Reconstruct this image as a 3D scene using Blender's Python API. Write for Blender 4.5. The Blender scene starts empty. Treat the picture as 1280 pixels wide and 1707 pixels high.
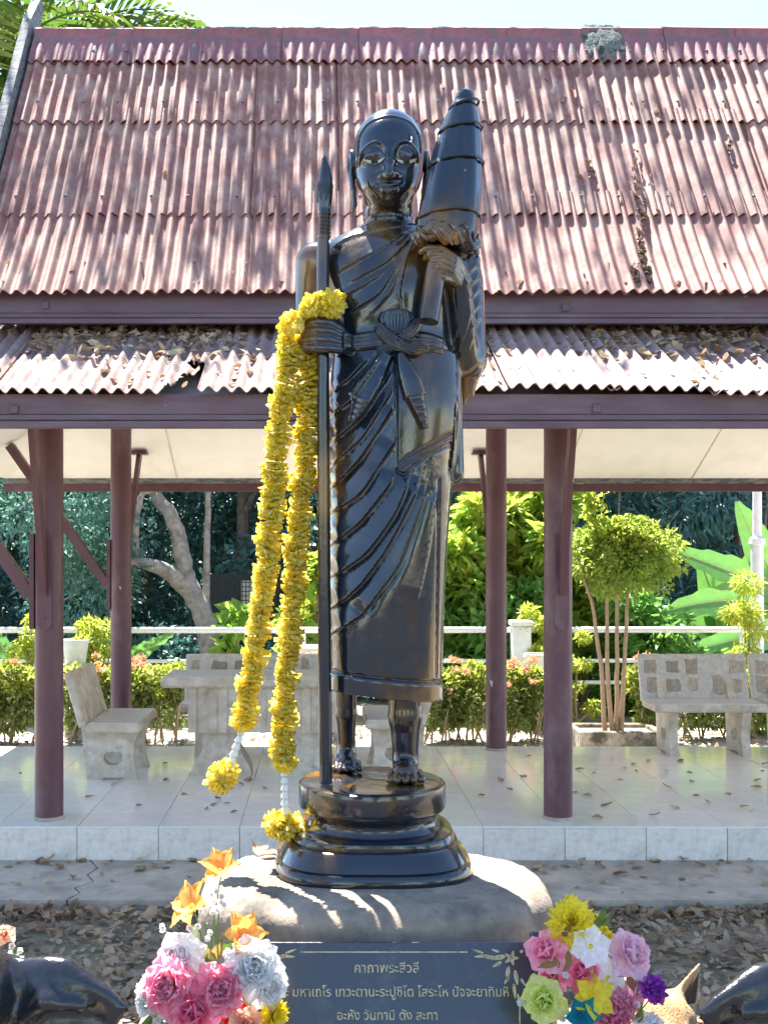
import bpy, math, random
import numpy as np
from mathutils import Vector, Matrix, Euler

# ------------------------------------------------------------------ scene, camera, light
S = bpy.context.scene
COL = S.collection
R = math.radians
CZ = 1.86            # camera height above the ground
F, VX, VY = 1800.0, 538.0, 928.0     # focal length and vanishing point of the photograph, in its pixels
cam_d = bpy.data.cameras.new('camera')
cam = bpy.data.objects.new('camera', cam_d); COL.objects.link(cam)
cam.location = (0, 0, CZ); cam.rotation_euler = (R(90), 0, 0)
cam_d.sensor_fit = 'HORIZONTAL'; cam_d.sensor_width = 36.0
cam_d.lens = 36.0 * F / 1280.0
cam_d.shift_x = (640 - VX) / 1280.0
cam_d.shift_y = (VY - 853.5) / 1280.0
cam_d.clip_start = 0.05; cam_d.clip_end = 600
S.camera = cam

SUN_EL, SUN_AZ = 63.0, 24.0      # behind the pavilion, a little to the left
W = bpy.data.worlds.new('World'); S.world = W; W.use_nodes = True
wn = W.node_tree.nodes; wl = W.node_tree.links
bg = wn['Background']
sky = wn.new('ShaderNodeTexSky'); sky.sky_type = 'NISHITA'; sky.sun_disc = False
sky.sun_elevation = R(SUN_EL); sky.sun_rotation = R(-SUN_AZ)
sky.air_density = 0.9; sky.dust_density = 0.1; sky.ozone_density = 1.0
wl.new(sky.outputs[0], bg.inputs[0]); bg.inputs[1].default_value = 0.10
sun_d = bpy.data.lights.new('sun', 'SUN'); sun_d.energy = 5.0; sun_d.angle = R(0.5); sun_d.color = (1.0, 0.95, 0.87)
sun = bpy.data.objects.new('sun', sun_d); COL.objects.link(sun)
sdir = Vector((-math.cos(R(SUN_EL)) * math.sin(R(SUN_AZ)), math.cos(R(SUN_EL)) * math.cos(R(SUN_AZ)), math.sin(R(SUN_EL))))
sun.rotation_euler = sdir.to_track_quat('Z', 'Y').to_euler(); sun.location = (-4, 12, 14)
S.view_settings.view_transform = 'Standard'; S.view_settings.look = 'None'
S.view_settings.gamma = 1.0; S.view_settings.use_curve_mapping = False
S.view_settings.exposure = 2.33
S.render.engine = 'CYCLES'
cy = S.cycles
cy.use_denoising = True
try: cy.denoiser = 'OPENIMAGEDENOISE'
except Exception: pass
cy.max_bounces = 8; cy.diffuse_bounces = 5; cy.glossy_bounces = 4; cy.transmission_bounces = 4; cy.transparent_max_bounces = 8
cy.sample_clamp_indirect = 6.0
cy.caustics_reflective = False; cy.caustics_refractive = False

rng = random.Random(7)
nr = np.random.default_rng(7)

# ------------------------------------------------------------------ helpers
def P(px, py, D):
    """where a point of the photograph stands if it is D metres away"""
    return Vector(((px - VX) / F * D, D, CZ - (py - VY) / F * D))

def tag(o, label=None, cat=None, group=None, kind=None):
    if label: o['label'] = label
    if cat: o['category'] = cat
    if group: o['group'] = group
    if kind: o['kind'] = kind
    return o

def link(name, me, parent=None, loc=None, rot=None):
    o = bpy.data.objects.new(name, me); COL.objects.link(o)
    if parent is not None: o.parent = parent
    if loc is not None: o.location = loc
    if rot is not None: o.rotation_euler = rot
    return o

def empty(name, loc=(0, 0, 0), rz=0.0):
    o = bpy.data.objects.new(name, None); COL.objects.link(o)
    o.location = loc; o.rotation_euler = (0, 0, rz); o.empty_display_size = 0.1
    return o

def copy_tree(o, parent=None):
    c = o.copy(); COL.objects.link(c); c.parent = parent
    for ch in list(o.children): copy_tree(ch, c)
    return c

def mesh(name, verts, faces, mat, smooth=False, mats=None, midx=None):
    me = bpy.data.meshes.new(name)
    me.from_pydata([tuple(v) for v in verts], [], [tuple(f) for f in faces])
    for m in (mats or [mat]): me.materials.append(m)
    if midx is not None: me.polygons.foreach_set('material_index', np.asarray(midx, dtype=np.int32))
    if smooth: me.polygons.foreach_set('use_smooth', np.ones(len(me.polygons), dtype=bool))
    me.update()
    return me

def np_mesh(name, V, Q, mat, smooth=True):
    """fast mesh from numpy arrays; Q is (n,3) or (n,4)"""
    me = bpy.data.meshes.new(name)
    V = np.ascontiguousarray(V, dtype=np.float32); Q = np.ascontiguousarray(Q, dtype=np.int32)
    k = Q.shape[1]
    me.vertices.add(len(V)); me.vertices.foreach_set('co', V.ravel())
    me.loops.add(Q.size); me.loops.foreach_set('vertex_index', Q.ravel())
    me.polygons.add(len(Q)); me.polygons.foreach_set('loop_start', np.arange(0, Q.size, k, dtype=np.int32))
    if smooth: me.polygons.foreach_set('use_smooth', np.ones(len(Q), dtype=bool))
    me.materials.append(mat)
    me.update(calc_edges=True); me.validate()
    return me

class MB:
    """collects shapes that become one mesh"""
    def __init__(s): s.v = []; s.f = []
    def add(s, V, Fc):
        b = len(s.v); s.v += [tuple(x) for x in V]; s.f += [tuple(i + b for i in f) for f in Fc]; return s
    def box(s, lo, hi, bev=0.0):
        x0, y0, z0 = lo; x1, y1, z1 = hi
        if bev <= 0:
            V = [(x0,y0,z0),(x1,y0,z0),(x1,y1,z0),(x0,y1,z0),(x0,y0,z1),(x1,y0,z1),(x1,y1,z1),(x0,y1,z1)]
            return s.add(V, [(3,2,1,0),(4,5,6,7),(0,1,5,4),(1,2,6,5),(2,3,7,6),(3,0,4,7)])
        b = min(bev, (x1-x0)*.45, (y1-y0)*.45, (z1-z0)*.45)
        pts = {}; V = []
        for ix in (0,1):
            for iy in (0,1):
                for iz in (0,1):
                    cx, cy_, cz = (x0,x1)[ix], (y0,y1)[iy], (z0,z1)[iz]
                    sx, sy, sz = (1,-1)[ix]*b, (1,-1)[iy]*b, (1,-1)[iz]*b
                    for a, p in (('x',(cx,cy_+sy,cz+sz)),('y',(cx+sx,cy_,cz+sz)),('z',(cx+sx,cy_+sy,cz))):
                        pts[(ix,iy,iz,a)] = len(V); V.append(p)
        g = lambda ix,iy,iz,a: pts[(ix,iy,iz,a)]
        Fc = []
        for i in (0,1):
            q = [g(i,0,0,'x'),g(i,1,0,'x'),g(i,1,1,'x'),g(i,0,1,'x')]; Fc.append(q if i else q[::-1])
            q = [g(0,i,0,'y'),g(0,i,1,'y'),g(1,i,1,'y'),g(1,i,0,'y')]; Fc.append(q if i else q[::-1])
            q = [g(0,0,i,'z'),g(1,0,i,'z'),g(1,1,i,'z'),g(0,1,i,'z')]; Fc.append(q if i else q[::-1])
        for i in (0,1):
            for j in (0,1):
                def oriented(q):
                    c = Vector(((x0+x1)/2,(y0+y1)/2,(z0+z1)/2)); p = [Vector(V[k]) for k in q]
                    n = (p[1]-p[0]).cross(p[2]-p[0])
                    return q if n.dot(sum(p, Vector())/len(p)-c) > 0 else q[::-1]
                Fc.append(oriented([g(0,i,j,'y'),g(1,i,j,'y'),g(1,i,j,'z'),g(0,i,j,'z')]))
                Fc.append(oriented([g(i,0,j,'x'),g(i,1,j,'x'),g(i,1,j,'z'),g(i,0,j,'z')]))
                Fc.append(oriented([g(i,j,0,'x'),g(i,j,1,'x'),g(i,j,1,'y'),g(i,j,0,'y')]))
                for k in (0,1):
                    Fc.append(oriented([g(i,j,k,'x'),g(i,j,k,'y'),g(i,j,k,'z')])) if True else None
        # corner triangles were added four times per pair; keep unique faces
        seen = set(); out = []
        for f in Fc:
            key = frozenset(f)
            if key not in seen: seen.add(key); out.append(f)
        return s.add(V, out)
    def tube(s, pts, rad, n=10, cap=True, flat=1.0):
        pts = [Vector(p) for p in pts]
        rad = rad if hasattr(rad, '__len__') else [rad]*len(pts)
        V = []; Fc = []; up = None
        for i, p in enumerate(pts):
            t = (pts[min(i+1,len(pts)-1)] - pts[max(i-1,0)]).normalized()
            if up is None:
                up = Vector((0,0,1)) if abs(t.z) < .9 else Vector((1,0,0))
            a = (up - t*up.dot(t)).normalized(); b = t.cross(a); up = a
            for k in range(n):
                th = 2*math.pi*k/n
                V.append(p + (a*math.cos(th) + b*math.sin(th)*flat)*rad[i])
        for i in range(len(pts)-1):
            for k in range(n):
                k2 = (k+1) % n
                Fc.append((i*n+k, i*n+k2, (i+1)*n+k2, (i+1)*n+k))
        if cap:
            Fc.append(tuple(range(n-1,-1,-1))); Fc.append(tuple((len(pts)-1)*n+k for k in range(n)))
        return s.add(V, Fc)
    def beam(s, a, b, w, h, up=(0,0,1), bev=0.0):
        a = Vector(a); b = Vector(b); t = (b-a).normalized(); u = Vector(up)
        u = (u - t*u.dot(t)).normalized(); r = t.cross(u)
        V = []
        for p in (a, b):
            for sx, sy in ((-1,-1),(1,-1),(1,1),(-1,1)): V.append(p + r*sx*w/2 + u*sy*h/2)
        return s.add(V, [(3,2,1,0),(4,5,6,7),(0,1,5,4),(1,2,6,5),(2,3,7,6),(3,0,4,7)])
    def prism(s, poly, a, b, axis='y'):
        """polygon of (u,v) pushed from a to b along an axis"""
        n = len(poly)
        def pt(u, v, w): return (u, w, v) if axis == 'y' else ((w, u, v) if axis == 'x' else (u, v, w))
        V = [pt(u,v,a) for u,v in poly] + [pt(u,v,b) for u,v in poly]
        return s.add(V, [tuple(range(n)), tuple(range(2*n-1,n-1,-1))] + [(i, n+i, n+(i+1)%n, (i+1)%n) for i in range(n)])
    def rings(s, ringlist, closed=True, cap=True):
        n = len(ringlist[0]); V = [p for r in ringlist for p in r]; Fc = []
        for i in range(len(ringlist)-1):
            for k in range(n if closed else n-1):
                k2 = (k+1) % n
                Fc.append((i*n+k, i*n+k2, (i+1)*n+k2, (i+1)*n+k))
        if cap and closed:
            Fc.append(tuple(range(n-1,-1,-1))); Fc.append(tuple((len(ringlist)-1)*n+k for k in range(n)))
        return s.add(V, Fc)
    def mesh(s, name, mat, smooth=False): 
        me = mesh(name, s.v, s.f, mat, smooth)
        return me
    def build(s, name, mat, parent=None, smooth=False, loc=None):
        o = link(name, s.mesh(name, mat, smooth), parent, loc)
        if smooth:
            try: o.data.set_sharp_from_angle(angle=R(42))
            except Exception: pass
        return o

# ------------------------------------------------------------------ materials
def mat(name, col, rough=0.6, var=0.0, scale=6.0, col2=None, mix=(0.45, 0.6), bump=0.0, bscale=40.0, metal=0.0, spec=0.5,
        coat=0.0, trans=0.0, obj_var=0.0, rvar=0.0, detail=4.0, stretch=None, dirt=None, chips=None, coords='Object'):
    m = bpy.data.materials.new(name); m.use_nodes = True
    nt = m.node_tree; N = nt.nodes; L = nt.links; b = N['Principled BSDF']
    b.inputs['Roughness'].default_value = rough; b.inputs['Metallic'].default_value = metal
    b.inputs['Specular IOR Level'].default_value = spec
    if coat: b.inputs['Coat Weight'].default_value = coat; b.inputs['Coat Roughness'].default_value = 0.08
    b.inputs['Base Color'].default_value = (*col, 1)
    tc = N.new('ShaderNodeTexCoord'); src = tc.outputs[coords]
    if stretch:
        mp = N.new('ShaderNodeMapping'); mp.inputs['Scale'].default_value = stretch; L.new(src, mp.inputs[0]); src = mp.outputs[0]
    cur = None
    def noise(sc, det=detail, ro=0.6):
        n = N.new('ShaderNodeTexNoise'); n.inputs['Scale'].default_value = sc; n.inputs['Detail'].default_value = det
        n.inputs['Roughness'].default_value = ro; L.new(src, n.inputs['Vector']); return n
    def ramp(fac, lo, hi, clo=(0,0,0,1), chi=(1,1,1,1)):
        r = N.new('ShaderNodeValToRGB'); r.color_ramp.elements[0].position = lo; r.color_ramp.elements[1].position = hi
        r.color_ramp.elements[0].color = clo; r.color_ramp.elements[1].color = chi; L.new(fac, r.inputs[0]); return r
    def mixc(f, a, c):
        x = N.new('ShaderNodeMix'); x.data_type = 'RGBA'
        L.new(f, x.inputs[0])
        for sock, val in ((x.inputs[6], a), (x.inputs[7], c)):
            if isinstance(val, tuple): sock.default_value = (*val[:3], 1)
            else: L.new(val, sock)
        return x.outputs[2]
    if col2 is not None:
        n1 = noise(scale); r1 = ramp(n1.outputs['Fac'], *mix); cur = mixc(r1.outputs[0], tuple(col), tuple(col2))
    if dirt is not None:          # (colour, scale, lo, hi): stains with a shape of their own
        n2 = noise(dirt[1], 6.0, 0.7); r2 = ramp(n2.outputs['Fac'], dirt[2], dirt[3])
        cur = mixc(r2.outputs[0], cur if cur is not None else tuple(col), tuple(dirt[0]))
    if chips is not None:
        n7 = noise(chips[1], 3.0, 0.5); r7 = ramp(n7.outputs['Fac'], chips[2], chips[3])
        cur = mixc(r7.outputs[0], cur if cur is not None else tuple(col), tuple(chips[0]))
    if var or obj_var:
        hs = N.new('ShaderNodeHueSaturation')
        if cur is not None: L.new(cur, hs.inputs['Color'])
        else: hs.inputs['Color'].default_value = (*col, 1)
        val = None
        if var:
            n3 = noise(scale*2.7, 3.0); mr = N.new('ShaderNodeMapRange'); L.new(n3.outputs['Fac'], mr.inputs[0])
            mr.inputs[1].default_value = 0.25; mr.inputs[2].default_value = 0.75
            mr.inputs[3].default_value = 1-var; mr.inputs[4].default_value = 1+var; val = mr.outputs[0]
        if obj_var:
            oi = N.new('ShaderNodeObjectInfo'); mr2 = N.new('ShaderNodeMapRange'); L.new(oi.outputs['Random'], mr2.inputs[0])
            mr2.inputs[3].default_value = 1-obj_var; mr2.inputs[4].default_value = 1+obj_var
            if val is not None:
                mu = N.new('ShaderNodeMath'); mu.operation = 'MULTIPLY'; L.new(val, mu.inputs[0]); L.new(mr2.outputs[0], mu.inputs[1]); val = mu.outputs[0]
            else: val = mr2.outputs[0]
        L.new(val, hs.inputs['Value']); cur = hs.outputs[0]
    if cur is not None: L.new(cur, b.inputs['Base Color'])
    if rvar:
        n4 = noise(scale*1.7, 5.0); mr = N.new('ShaderNodeMapRange'); L.new(n4.outputs['Fac'], mr.inputs[0])
        mr.inputs[1].default_value = 0.3; mr.inputs[2].default_value = 0.7
        mr.inputs[3].default_value = max(0.02, rough-rvar); mr.inputs[4].default_value = min(1, rough+rvar); L.new(mr.outputs[0], b.inputs['Roughness'])
    if bump:
        n5 = noise(bscale, 5.0); bp = N.new('ShaderNodeBump'); bp.inputs['Strength'].default_value = bump; bp.inputs['Distance'].default_value = 0.01
        L.new(n5.outputs['Fac'], bp.inputs['Height']); L.new(bp.outputs[0], b.inputs['Normal'])
    if trans:
        tr = N.new('ShaderNodeBsdfTranslucent'); ms = N.new('ShaderNodeMixShader'); ms.inputs[0].default_value = trans
        if cur is not None: L.new(cur, tr.inputs[0])
        else: tr.inputs[0].default_value = (*col, 1)
        L.new(b.outputs[0], ms.inputs[1]); L.new(tr.outputs[0], ms.inputs[2]); L.new(ms.outputs[0], N['Material Output'].inputs[0])
    return m

def leafmat(name, c1, c2, trans=0.35, rough=0.45, scale=1.2):
    """foliage: colour varies from leaf clump to leaf clump; light passes through"""
    return mat(name, c1, rough, var=0.3, scale=scale, col2=c2, mix=(0.4, 0.62), trans=trans, obj_var=0.12, detail=3.0)

M = {}
M['purple'] = mat('purple_brown_paint', (0.105, 0.040, 0.055), 0.42, var=0.16, scale=5, rvar=0.1, dirt=((0.17,0.12,0.13), 3.0, 0.55, 0.78), chips=((.5,.46,.43), 11.0, 0.735, 0.75), bump=0.2, bscale=70, stretch=(1,1,0.5))
M['fascia'] = mat('fascia_paint', (0.115, 0.060, 0.080), 0.5, var=0.2, scale=3, rvar=0.1, dirt=((0.18,0.14,0.15), 2.4, 0.48, 0.75), chips=((.30,.26,.25), 16.0, 0.74, 0.76), bump=0.2, bscale=60, stretch=(0.35,1,1.5))
M['cream'] = mat('cream_soffit', (0.78, 0.745, 0.69), 0.6, var=0.05, scale=2, dirt=((.66,.60,.52), 1.6, .56, .8))
M['weathered'] = mat('weathered_wood', (0.22, 0.22, 0.22), 0.8, var=0.35, scale=9, col2=(0.09,0.1,0.11), bump=0.5, bscale=60, stretch=(1,4,4))
M['roof'] = mat('red_roof_sheet', (0.27, 0.115, 0.092), 0.72, var=0.25, scale=5, col2=(0.38,0.235,0.19), mix=(0.4,0.65), obj_var=0.10, bump=0.3, bscale=90, dirt=((0.15,0.11,0.12), 7.0, 0.60, 0.80))
M['roof_dusty'] = mat('dusty_roof_sheet', (0.34, 0.245, 0.215), 0.75, var=0.2, scale=5, col2=(0.25,0.14,0.125), mix=(0.42,0.68), obj_var=0.10, bump=0.3, bscale=90, dirt=((0.17,0.13,0.13), 7.0, 0.60, 0.80))
M['ridge'] = mat('ridge_cap_red', (0.27, 0.10, 0.11), 0.75, var=0.2, scale=6, dirt=((0.12,0.125,0.12), 8.0, 0.46, 0.66), obj_var=0.1, bump=0.3, bscale=80)
M['moss'] = mat('grey_mortar_with_moss', (0.13, 0.15, 0.13), 0.95, var=0.5, scale=25, col2=(0.03,0.04,0.035), bump=0.9, bscale=60)
M['tile'] = mat('polished_tile', (0.80, 0.76, 0.69), 0.12, var=0.06, scale=4, col2=(0.84,0.80,0.74), mix=(0.35,0.7), obj_var=0.035, rvar=0.05, spec=0.55, dirt=((0.58,0.51,0.43), 3.3, 0.60, 0.85))
M['riser'] = mat('riser_tile', (0.75, 0.70, 0.62), 0.25, var=0.12, scale=10, col2=(0.66,0.61,0.54), obj_var=0.06, dirt=((0.38,0.36,0.33), 9, 0.6, 0.8))
M['grout'] = mat('grout', (0.34, 0.31, 0.27), 0.9, var=0.2, scale=20)
M['apron'] = mat('worn_concrete', (0.48, 0.415, 0.33), 0.9, var=0.2, scale=3, col2=(0.38,0.325,0.255), bump=0.5, bscale=50, dirt=((0.17,0.155,0.135), 5.0, 0.56, 0.75))
M['block'] = mat('rough_concrete', (0.29, 0.23, 0.17), 0.9, var=0.25, scale=5, col2=(0.20,0.16,0.12), bump=0.6, bscale=45, dirt=((0.10,0.085,0.07), 4.5, 0.47, 0.66))
M['bench'] = mat('bench_concrete', (0.50, 0.42, 0.33), 0.85, var=0.2, scale=6, col2=(0.60,0.53,0.44), bump=0.4, bscale=50, dirt=((0.24,0.19,0.15), 7, 0.58, 0.75))
M['bench_top'] = mat('smooth_terrazzo', (0.58, 0.57, 0.56), 0.35, var=0.12, scale=8, bump=0.1, bscale=80)
M['mortar'] = mat('pale_mortar', (0.52, 0.48, 0.43), 0.9, var=0.2, scale=10, bump=0.5, bscale=70)
M['stone'] = mat('inlaid_stone', (0.33, 0.27, 0.21), 0.75, var=0.3, scale=14, col2=(0.36,0.29,0.22), obj_var=0.25, bump=0.5, bscale=60)
M['ground'] = mat('soil', (0.30, 0.235, 0.165), 0.95, var=0.35, scale=2.2, col2=(0.21,0.185,0.115), bump=0.8, bscale=30)
M['path'] = mat('pale_paving', (0.50, 0.47, 0.42), 0.85, var=0.15, scale=1.5, bump=0.3, bscale=30)
M['litter'] = mat('dry_leaves', (0.42, 0.285, 0.165), 0.75, var=0.45, scale=2.5, col2=(0.28,0.17,0.095), obj_var=0.3, trans=0.15, detail=6)
M['litter_pale'] = mat('pale_dry_leaves', (0.56, 0.44, 0.29), 0.75, var=0.35, scale=2.5, col2=(0.38,0.265,0.155), obj_var=0.3, trans=0.2, detail=6)
M['grass'] = leafmat('grass_blades', (0.10,0.15,0.05), (0.17,0.19,0.07))
M['white_rail'] = mat('white_painted_steel', (0.74,0.75,0.74), 0.35, var=0.08, scale=6)
M['pot'] = mat('white_pot', (0.76,0.76,0.74), 0.5, var=0.08, scale=8)
M['lamp_white'] = mat('white_post_paint', (0.68,0.70,0.72), 0.4, var=0.1, scale=6)
M['bark'] = mat('grey_bark', (0.20,0.175,0.15), 0.9, var=0.3, scale=8, col2=(0.12,0.105,0.09), bump=0.8, bscale=40)
M['pale_bark'] = mat('pale_bark', (0.36,0.33,0.30), 0.85, var=0.3, scale=7, col2=(0.25,0.22,0.20), bump=0.6, bscale=30)
M['brown_stem'] = mat('tan_stem', (0.33,0.23,0.15), 0.85, var=0.25, scale=10)
M['dark_tree'] = leafmat('haze_tinted_leaves', (0.065,0.165,0.160), (0.11,0.24,0.215), 0.25)  # distance haze is put into the leaf colour as a blue tint
M['dark_tree2'] = leafmat('deep_haze_tinted_leaves', (0.05,0.145,0.13), (0.09,0.21,0.175), 0.25)  # darker variant, same bluish haze tint in the colour
M['teal_leaf'] = leafmat('soft_teal_leaves', (0.13,0.30,0.24), (0.20,0.37,0.28), 0.45)
M['green'] = leafmat('fresh_green_leaves', (0.27,0.45,0.07), (0.39,0.53,0.09), 0.62)
M['green2'] = leafmat('mid_green_leaves', (0.14,0.31,0.06), (0.23,0.40,0.08), 0.55)
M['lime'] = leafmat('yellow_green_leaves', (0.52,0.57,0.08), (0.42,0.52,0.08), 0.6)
M['topiary'] = leafmat('topiary_leaves', (0.20,0.33,0.05), (0.34,0.42,0.08), 0.55)
M['hedge'] = leafmat('hedge_leaves', (0.17,0.24,0.05), (0.29,0.30,0.09), 0.45)
M['banana'] = mat('banana_leaf', (0.13,0.33,0.08), 0.35, var=0.15, scale=3, col2=(0.15,0.33,0.07), trans=0.4)
M['banana_mid'] = mat('banana_midrib', (0.40,0.45,0.20), 0.5, var=0.1)
M['palm'] = leafmat('palm_leaflets', (0.10,0.19,0.03), (0.17,0.25,0.04), 0.4)
M['ixora'] = mat('orange_ixora', (0.80,0.40,0.22), 0.6, var=0.25, scale=12, col2=(0.84,0.55,0.36), trans=0.2)
# ------------------------------------------------------------------ ground
FZ, AZ = 0.26, 0.06                    # pavilion floor, apron
def gridplane(name, x0, x1, y0, y1, z, m, nx=2, ny=2, amp=0.0):
    xs = np.linspace(x0, x1, nx); ys = np.linspace(y0, y1, ny)
    V = [(x, y, z + (rng.uniform(-amp, amp) if amp else 0)) for y in ys for x in xs]
    Q = [(j*nx+i, j*nx+i+1, (j+1)*nx+i+1, (j+1)*nx+i) for j in range(ny-1) for i in range(nx-1)]
    o = link(name, mesh(name, V, Q, m, smooth=True)); tag(o, kind='structure'); return o
gridplane('ground', -150, 150, -150, 300, 0.0, M['ground'])
gridplane('path', -14, 14, 9.0, 11.7, 0.006, M['path'])

# apron slab in two pieces with a crack between them
crack = [(-1.34,5.655),(-1.30,5.78),(-1.345,5.86),(-1.27,5.98),(-1.33,6.10),(-1.30,6.24),(-1.38,6.40),(-1.36,6.46)]
def apron(poly):
    mb = MB(); n = len(poly)
    mb.add([(x,y,-.05) for x,y in poly] + [(x,y,AZ) for x,y in poly],
           [tuple(range(n-1,-1,-1)), tuple(range(n,2*n))] + [(i,(i+1)%n,n+(i+1)%n,n+i) for i in range(n)])
    return tag(mb.build('apron', M['apron']), kind='structure')
apron([(-7,5.655)] + [(x-.006,y) for x,y in crack] + [(-7,6.46)])
fr = [(x/1.0, 5.655 + rng.uniform(-.007,.007)) for x in np.linspace(9, -1.2, 40)]
apron([(x+.006,y) for x,y in crack][::-1] + fr[::-1] + [(9,6.46)])

# tiled floor
fl = MB().box((-3.0,6.398,0.0),(6.4,9.09,FZ-.006)).build('pavilion_floor', M['grout']); tag(fl, kind='structure')
TP, TX = 0.481, 1.432
tile_cache = {}
def tile(w, d):
    k = (round(w,3), round(d,3))
    if k not in tile_cache: tile_cache[k] = MB().box((-w/2+.0015,-d/2+.0015,-.012),(w/2-.0015,d/2-.0015,0), .0015).mesh('tile', M['tile'])
    return tile_cache[k]
rows = [6.392, 6.76, 7.241, 7.722, 8.203, 8.684, 9.095]
for i in range(-9, 10):
    x = TX + (i+.5)*TP
    for a, b in zip(rows, rows[1:]):
        link('tile', tile(TP, b-a), fl, (x, (a+b)/2, FZ + rng.uniform(-.0006,.0006)), (rng.uniform(-.001,.001), rng.uniform(-.001,.001), 0))
rt = MB().box((-TP/2+.002,0,0),(TP/2-.002,.01,FZ-.013-AZ), .0015).mesh('riser_tile', M['riser'])
for i in range(-9, 10):
    link('riser_tile', rt, fl, (TX+(i+.5)*TP, 6.389+rng.uniform(-.002,.002), AZ+.0005), (rng.uniform(-.004,.004),0,0))

# ------------------------------------------------------------------ pavilion
pav = empty('pavilion', (0, 7.8, 0))
tag(pav, 'open pavilion with red corrugated roof and purple-brown round posts', 'pavilion')
def pv(o): 
    o.parent = pav; o.matrix_parent_inverse = Matrix.Translation((0,-7.8,0)); return o

PX = [-1.67, 1.435, 4.54]
def post(x, y, front):
    n = 28; rs = []
    for z, r in ((FZ-.004,.087),(FZ+.02,.0875),(FZ+.05,.086),(1.6,.0855),(3.15,.085)):
        rs.append([(x+r*math.cos(2*math.pi*k/n), y+r*math.sin(2*math.pi*k/n), z) for k in range(n)])
    p = pv(MB().rings(rs).build('post', M['purple'], smooth=True))
    inv = Matrix.Translation((0,-7.8,0))
    rg = [[(x+r_*math.cos(2*math.pi*k/n), y+r_*math.sin(2*math.pi*k/n), z_) for k in range(n)] for z_, r_ in ((FZ-.003,.094),(FZ+.016,.0925),(FZ+.024,.086))]
    MB().rings(rg).build('base_ring', M['apron'], p, True)
    def sub(mb, name, m=M['purple']):
        o = mb.build(name, m, p); o.matrix_parent_inverse = inv.copy() if False else Matrix.Identity(4); return o
    s = -1 if front else 1
    # mounting plank with rounded foot, on the face away from the pavilion
    w = .042; z0, z1 = 1.46, 2.0
    poly = [(x-w, z1-.02),(x-w+.015,z1),(x+w-.015,z1),(x+w,z1-.02),(x+w,z0)] + [(x+w*math.cos(a), z0+w*math.sin(a)) for a in np.linspace(0,-math.pi,9)[1:-1]] + [(x-w,z0)]
    sub(MB().prism(poly, y+s*.083, y+s*.112), 'mounting_plank')
    b = MB(); top = (x, y+s*.50, 3.02) if front else (x, y+s*.90, 2.80)
    b.beam((x, y+s*.10, 1.64), top, .036, .085 if front else .085, up=(0,s,.3)); sub(b, 'brace')
    if not front: sub(MB().box((x-.08, top[1]-.09, top[2]-.012),(x+.08, top[1]+.09, top[2]+.012)), 'brace_plate')
    t = MB(); t.tube([(x, y+s*.108, 1.49),(x, y+s*.122, 1.49)], .009, 8); sub(t, 'bolt')
    if x < -1:      # the corner posts also brace towards the gable end
        sub(MB().prism([(y-w,z0-.04),(y+w,z0-.04),(y+w,z1),(y-w,z1)], x-.112, x-.083, 'x'), 'mounting_plank')
        sub(MB().beam((x-.11, y, 1.62),(x-.92, y, 2.78), .085, .07, up=(0,0,1)), 'brace')
        pl = MB(); pl.beam((x-1.03,y,2.765),(x-.80,y,2.875), .17, .022, up=(0,0,1)); sub(pl, 'brace_plate')
    return p
for x in PX:
    post(x, 6.59, True); post(x, 8.94, False)

# soffit (sloping under the eaves all round, flat inside)
XL, XR = -1.78, 6.4
IN = [(XL,6.66,3.12),(XR,6.66,3.12),(XR,9.04,3.2),(XL,9.04,3.2)]
OUT = [(XL-1.22,5.66,2.60),(XR,5.66,2.60),(XR,10.25,2.60),(XL-1.22,10.25,2.60)]
pv(MB().add(IN+OUT, [(0,1,2,3),(4,5,1,0),(1,5,6,2),(7,3,2,6),(4,0,3,7)]).build('soffit', M['cream']))
# joints between soffit boards read as thin battens along the back eave
for yb in (9.04,):
    pv(MB().box((XL,yb-.05,3.03),(XR,yb+.05,3.195)).build('tie_beam', M['purple']))
pv(MB().box((XL,6.52,2.95),(XR,6.66,3.195)).build('tie_beam', M['purple']))
for k, xj in enumerate(np.arange(-2.6, 6.3, 1.22)):
    a_, b_ = Vector((xj,9.06,3.189)), Vector((xj,10.23,2.604)); pv(MB().beam(a_, b_, .007, .006, up=(0,.45,.9)).build('soffit_joint', M['bench']))
pv(MB().box((XL-1.25,10.24,2.555),(XR,10.27,2.605)).build('eave_trim', M['weathered']))
pv(MB().box((XL-1.25,10.25,2.48),(XR,10.30,2.553)).build('eave_beam', M['purple']))
# roof deck over soffit at the back and the gable end, and the rear slope of the main roof
dk = [(x,y,z+.07) for x,y,z in IN+OUT]; dk[6] = (XR,10.34,2.66); dk[7] = (XL-1.3,10.34,2.66); dk[4] = (XL-1.3,5.62,2.70)
pv(MB().add(dk, [(1,5,6,2),(7,3,2,6),(4,0,3,7)]).build('rear_eave_roof', M['roof']))
RID = (7.77, 3.77)
pv(MB().add([(-2.06,7.77,5.58),(XR,7.77,5.58),(XR,9.44,3.33),(-2.06,9.44,3.33),(-2.06,7.77,5.54),(XR,7.77,5.54),(XR,9.40,3.29),(-2.06,9.40,3.29)],
            [(0,1,2,3),(7,6,5,4),(2,6,7,3),(0,3,7,4)]).build('rear_roof_slope', M['roof']))
pv(MB().prism([(6.45,3.2),(9.09,3.2),(7.77,5.5)], XL-.03, XL, 'x').build('gable_panel', M['purple']))
# deck just under the front slope
pv(MB().add([(-2.05,6.42,3.45),(XR,6.42,3.45),(XR,6.80,4.0),(-2.05,6.80,4.0),(XR,7.77,5.52),(-2.05,7.77,5.52)], [(0,1,2,3),(3,2,4,5)]).build('roof_deck', M['weathered']))

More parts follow.
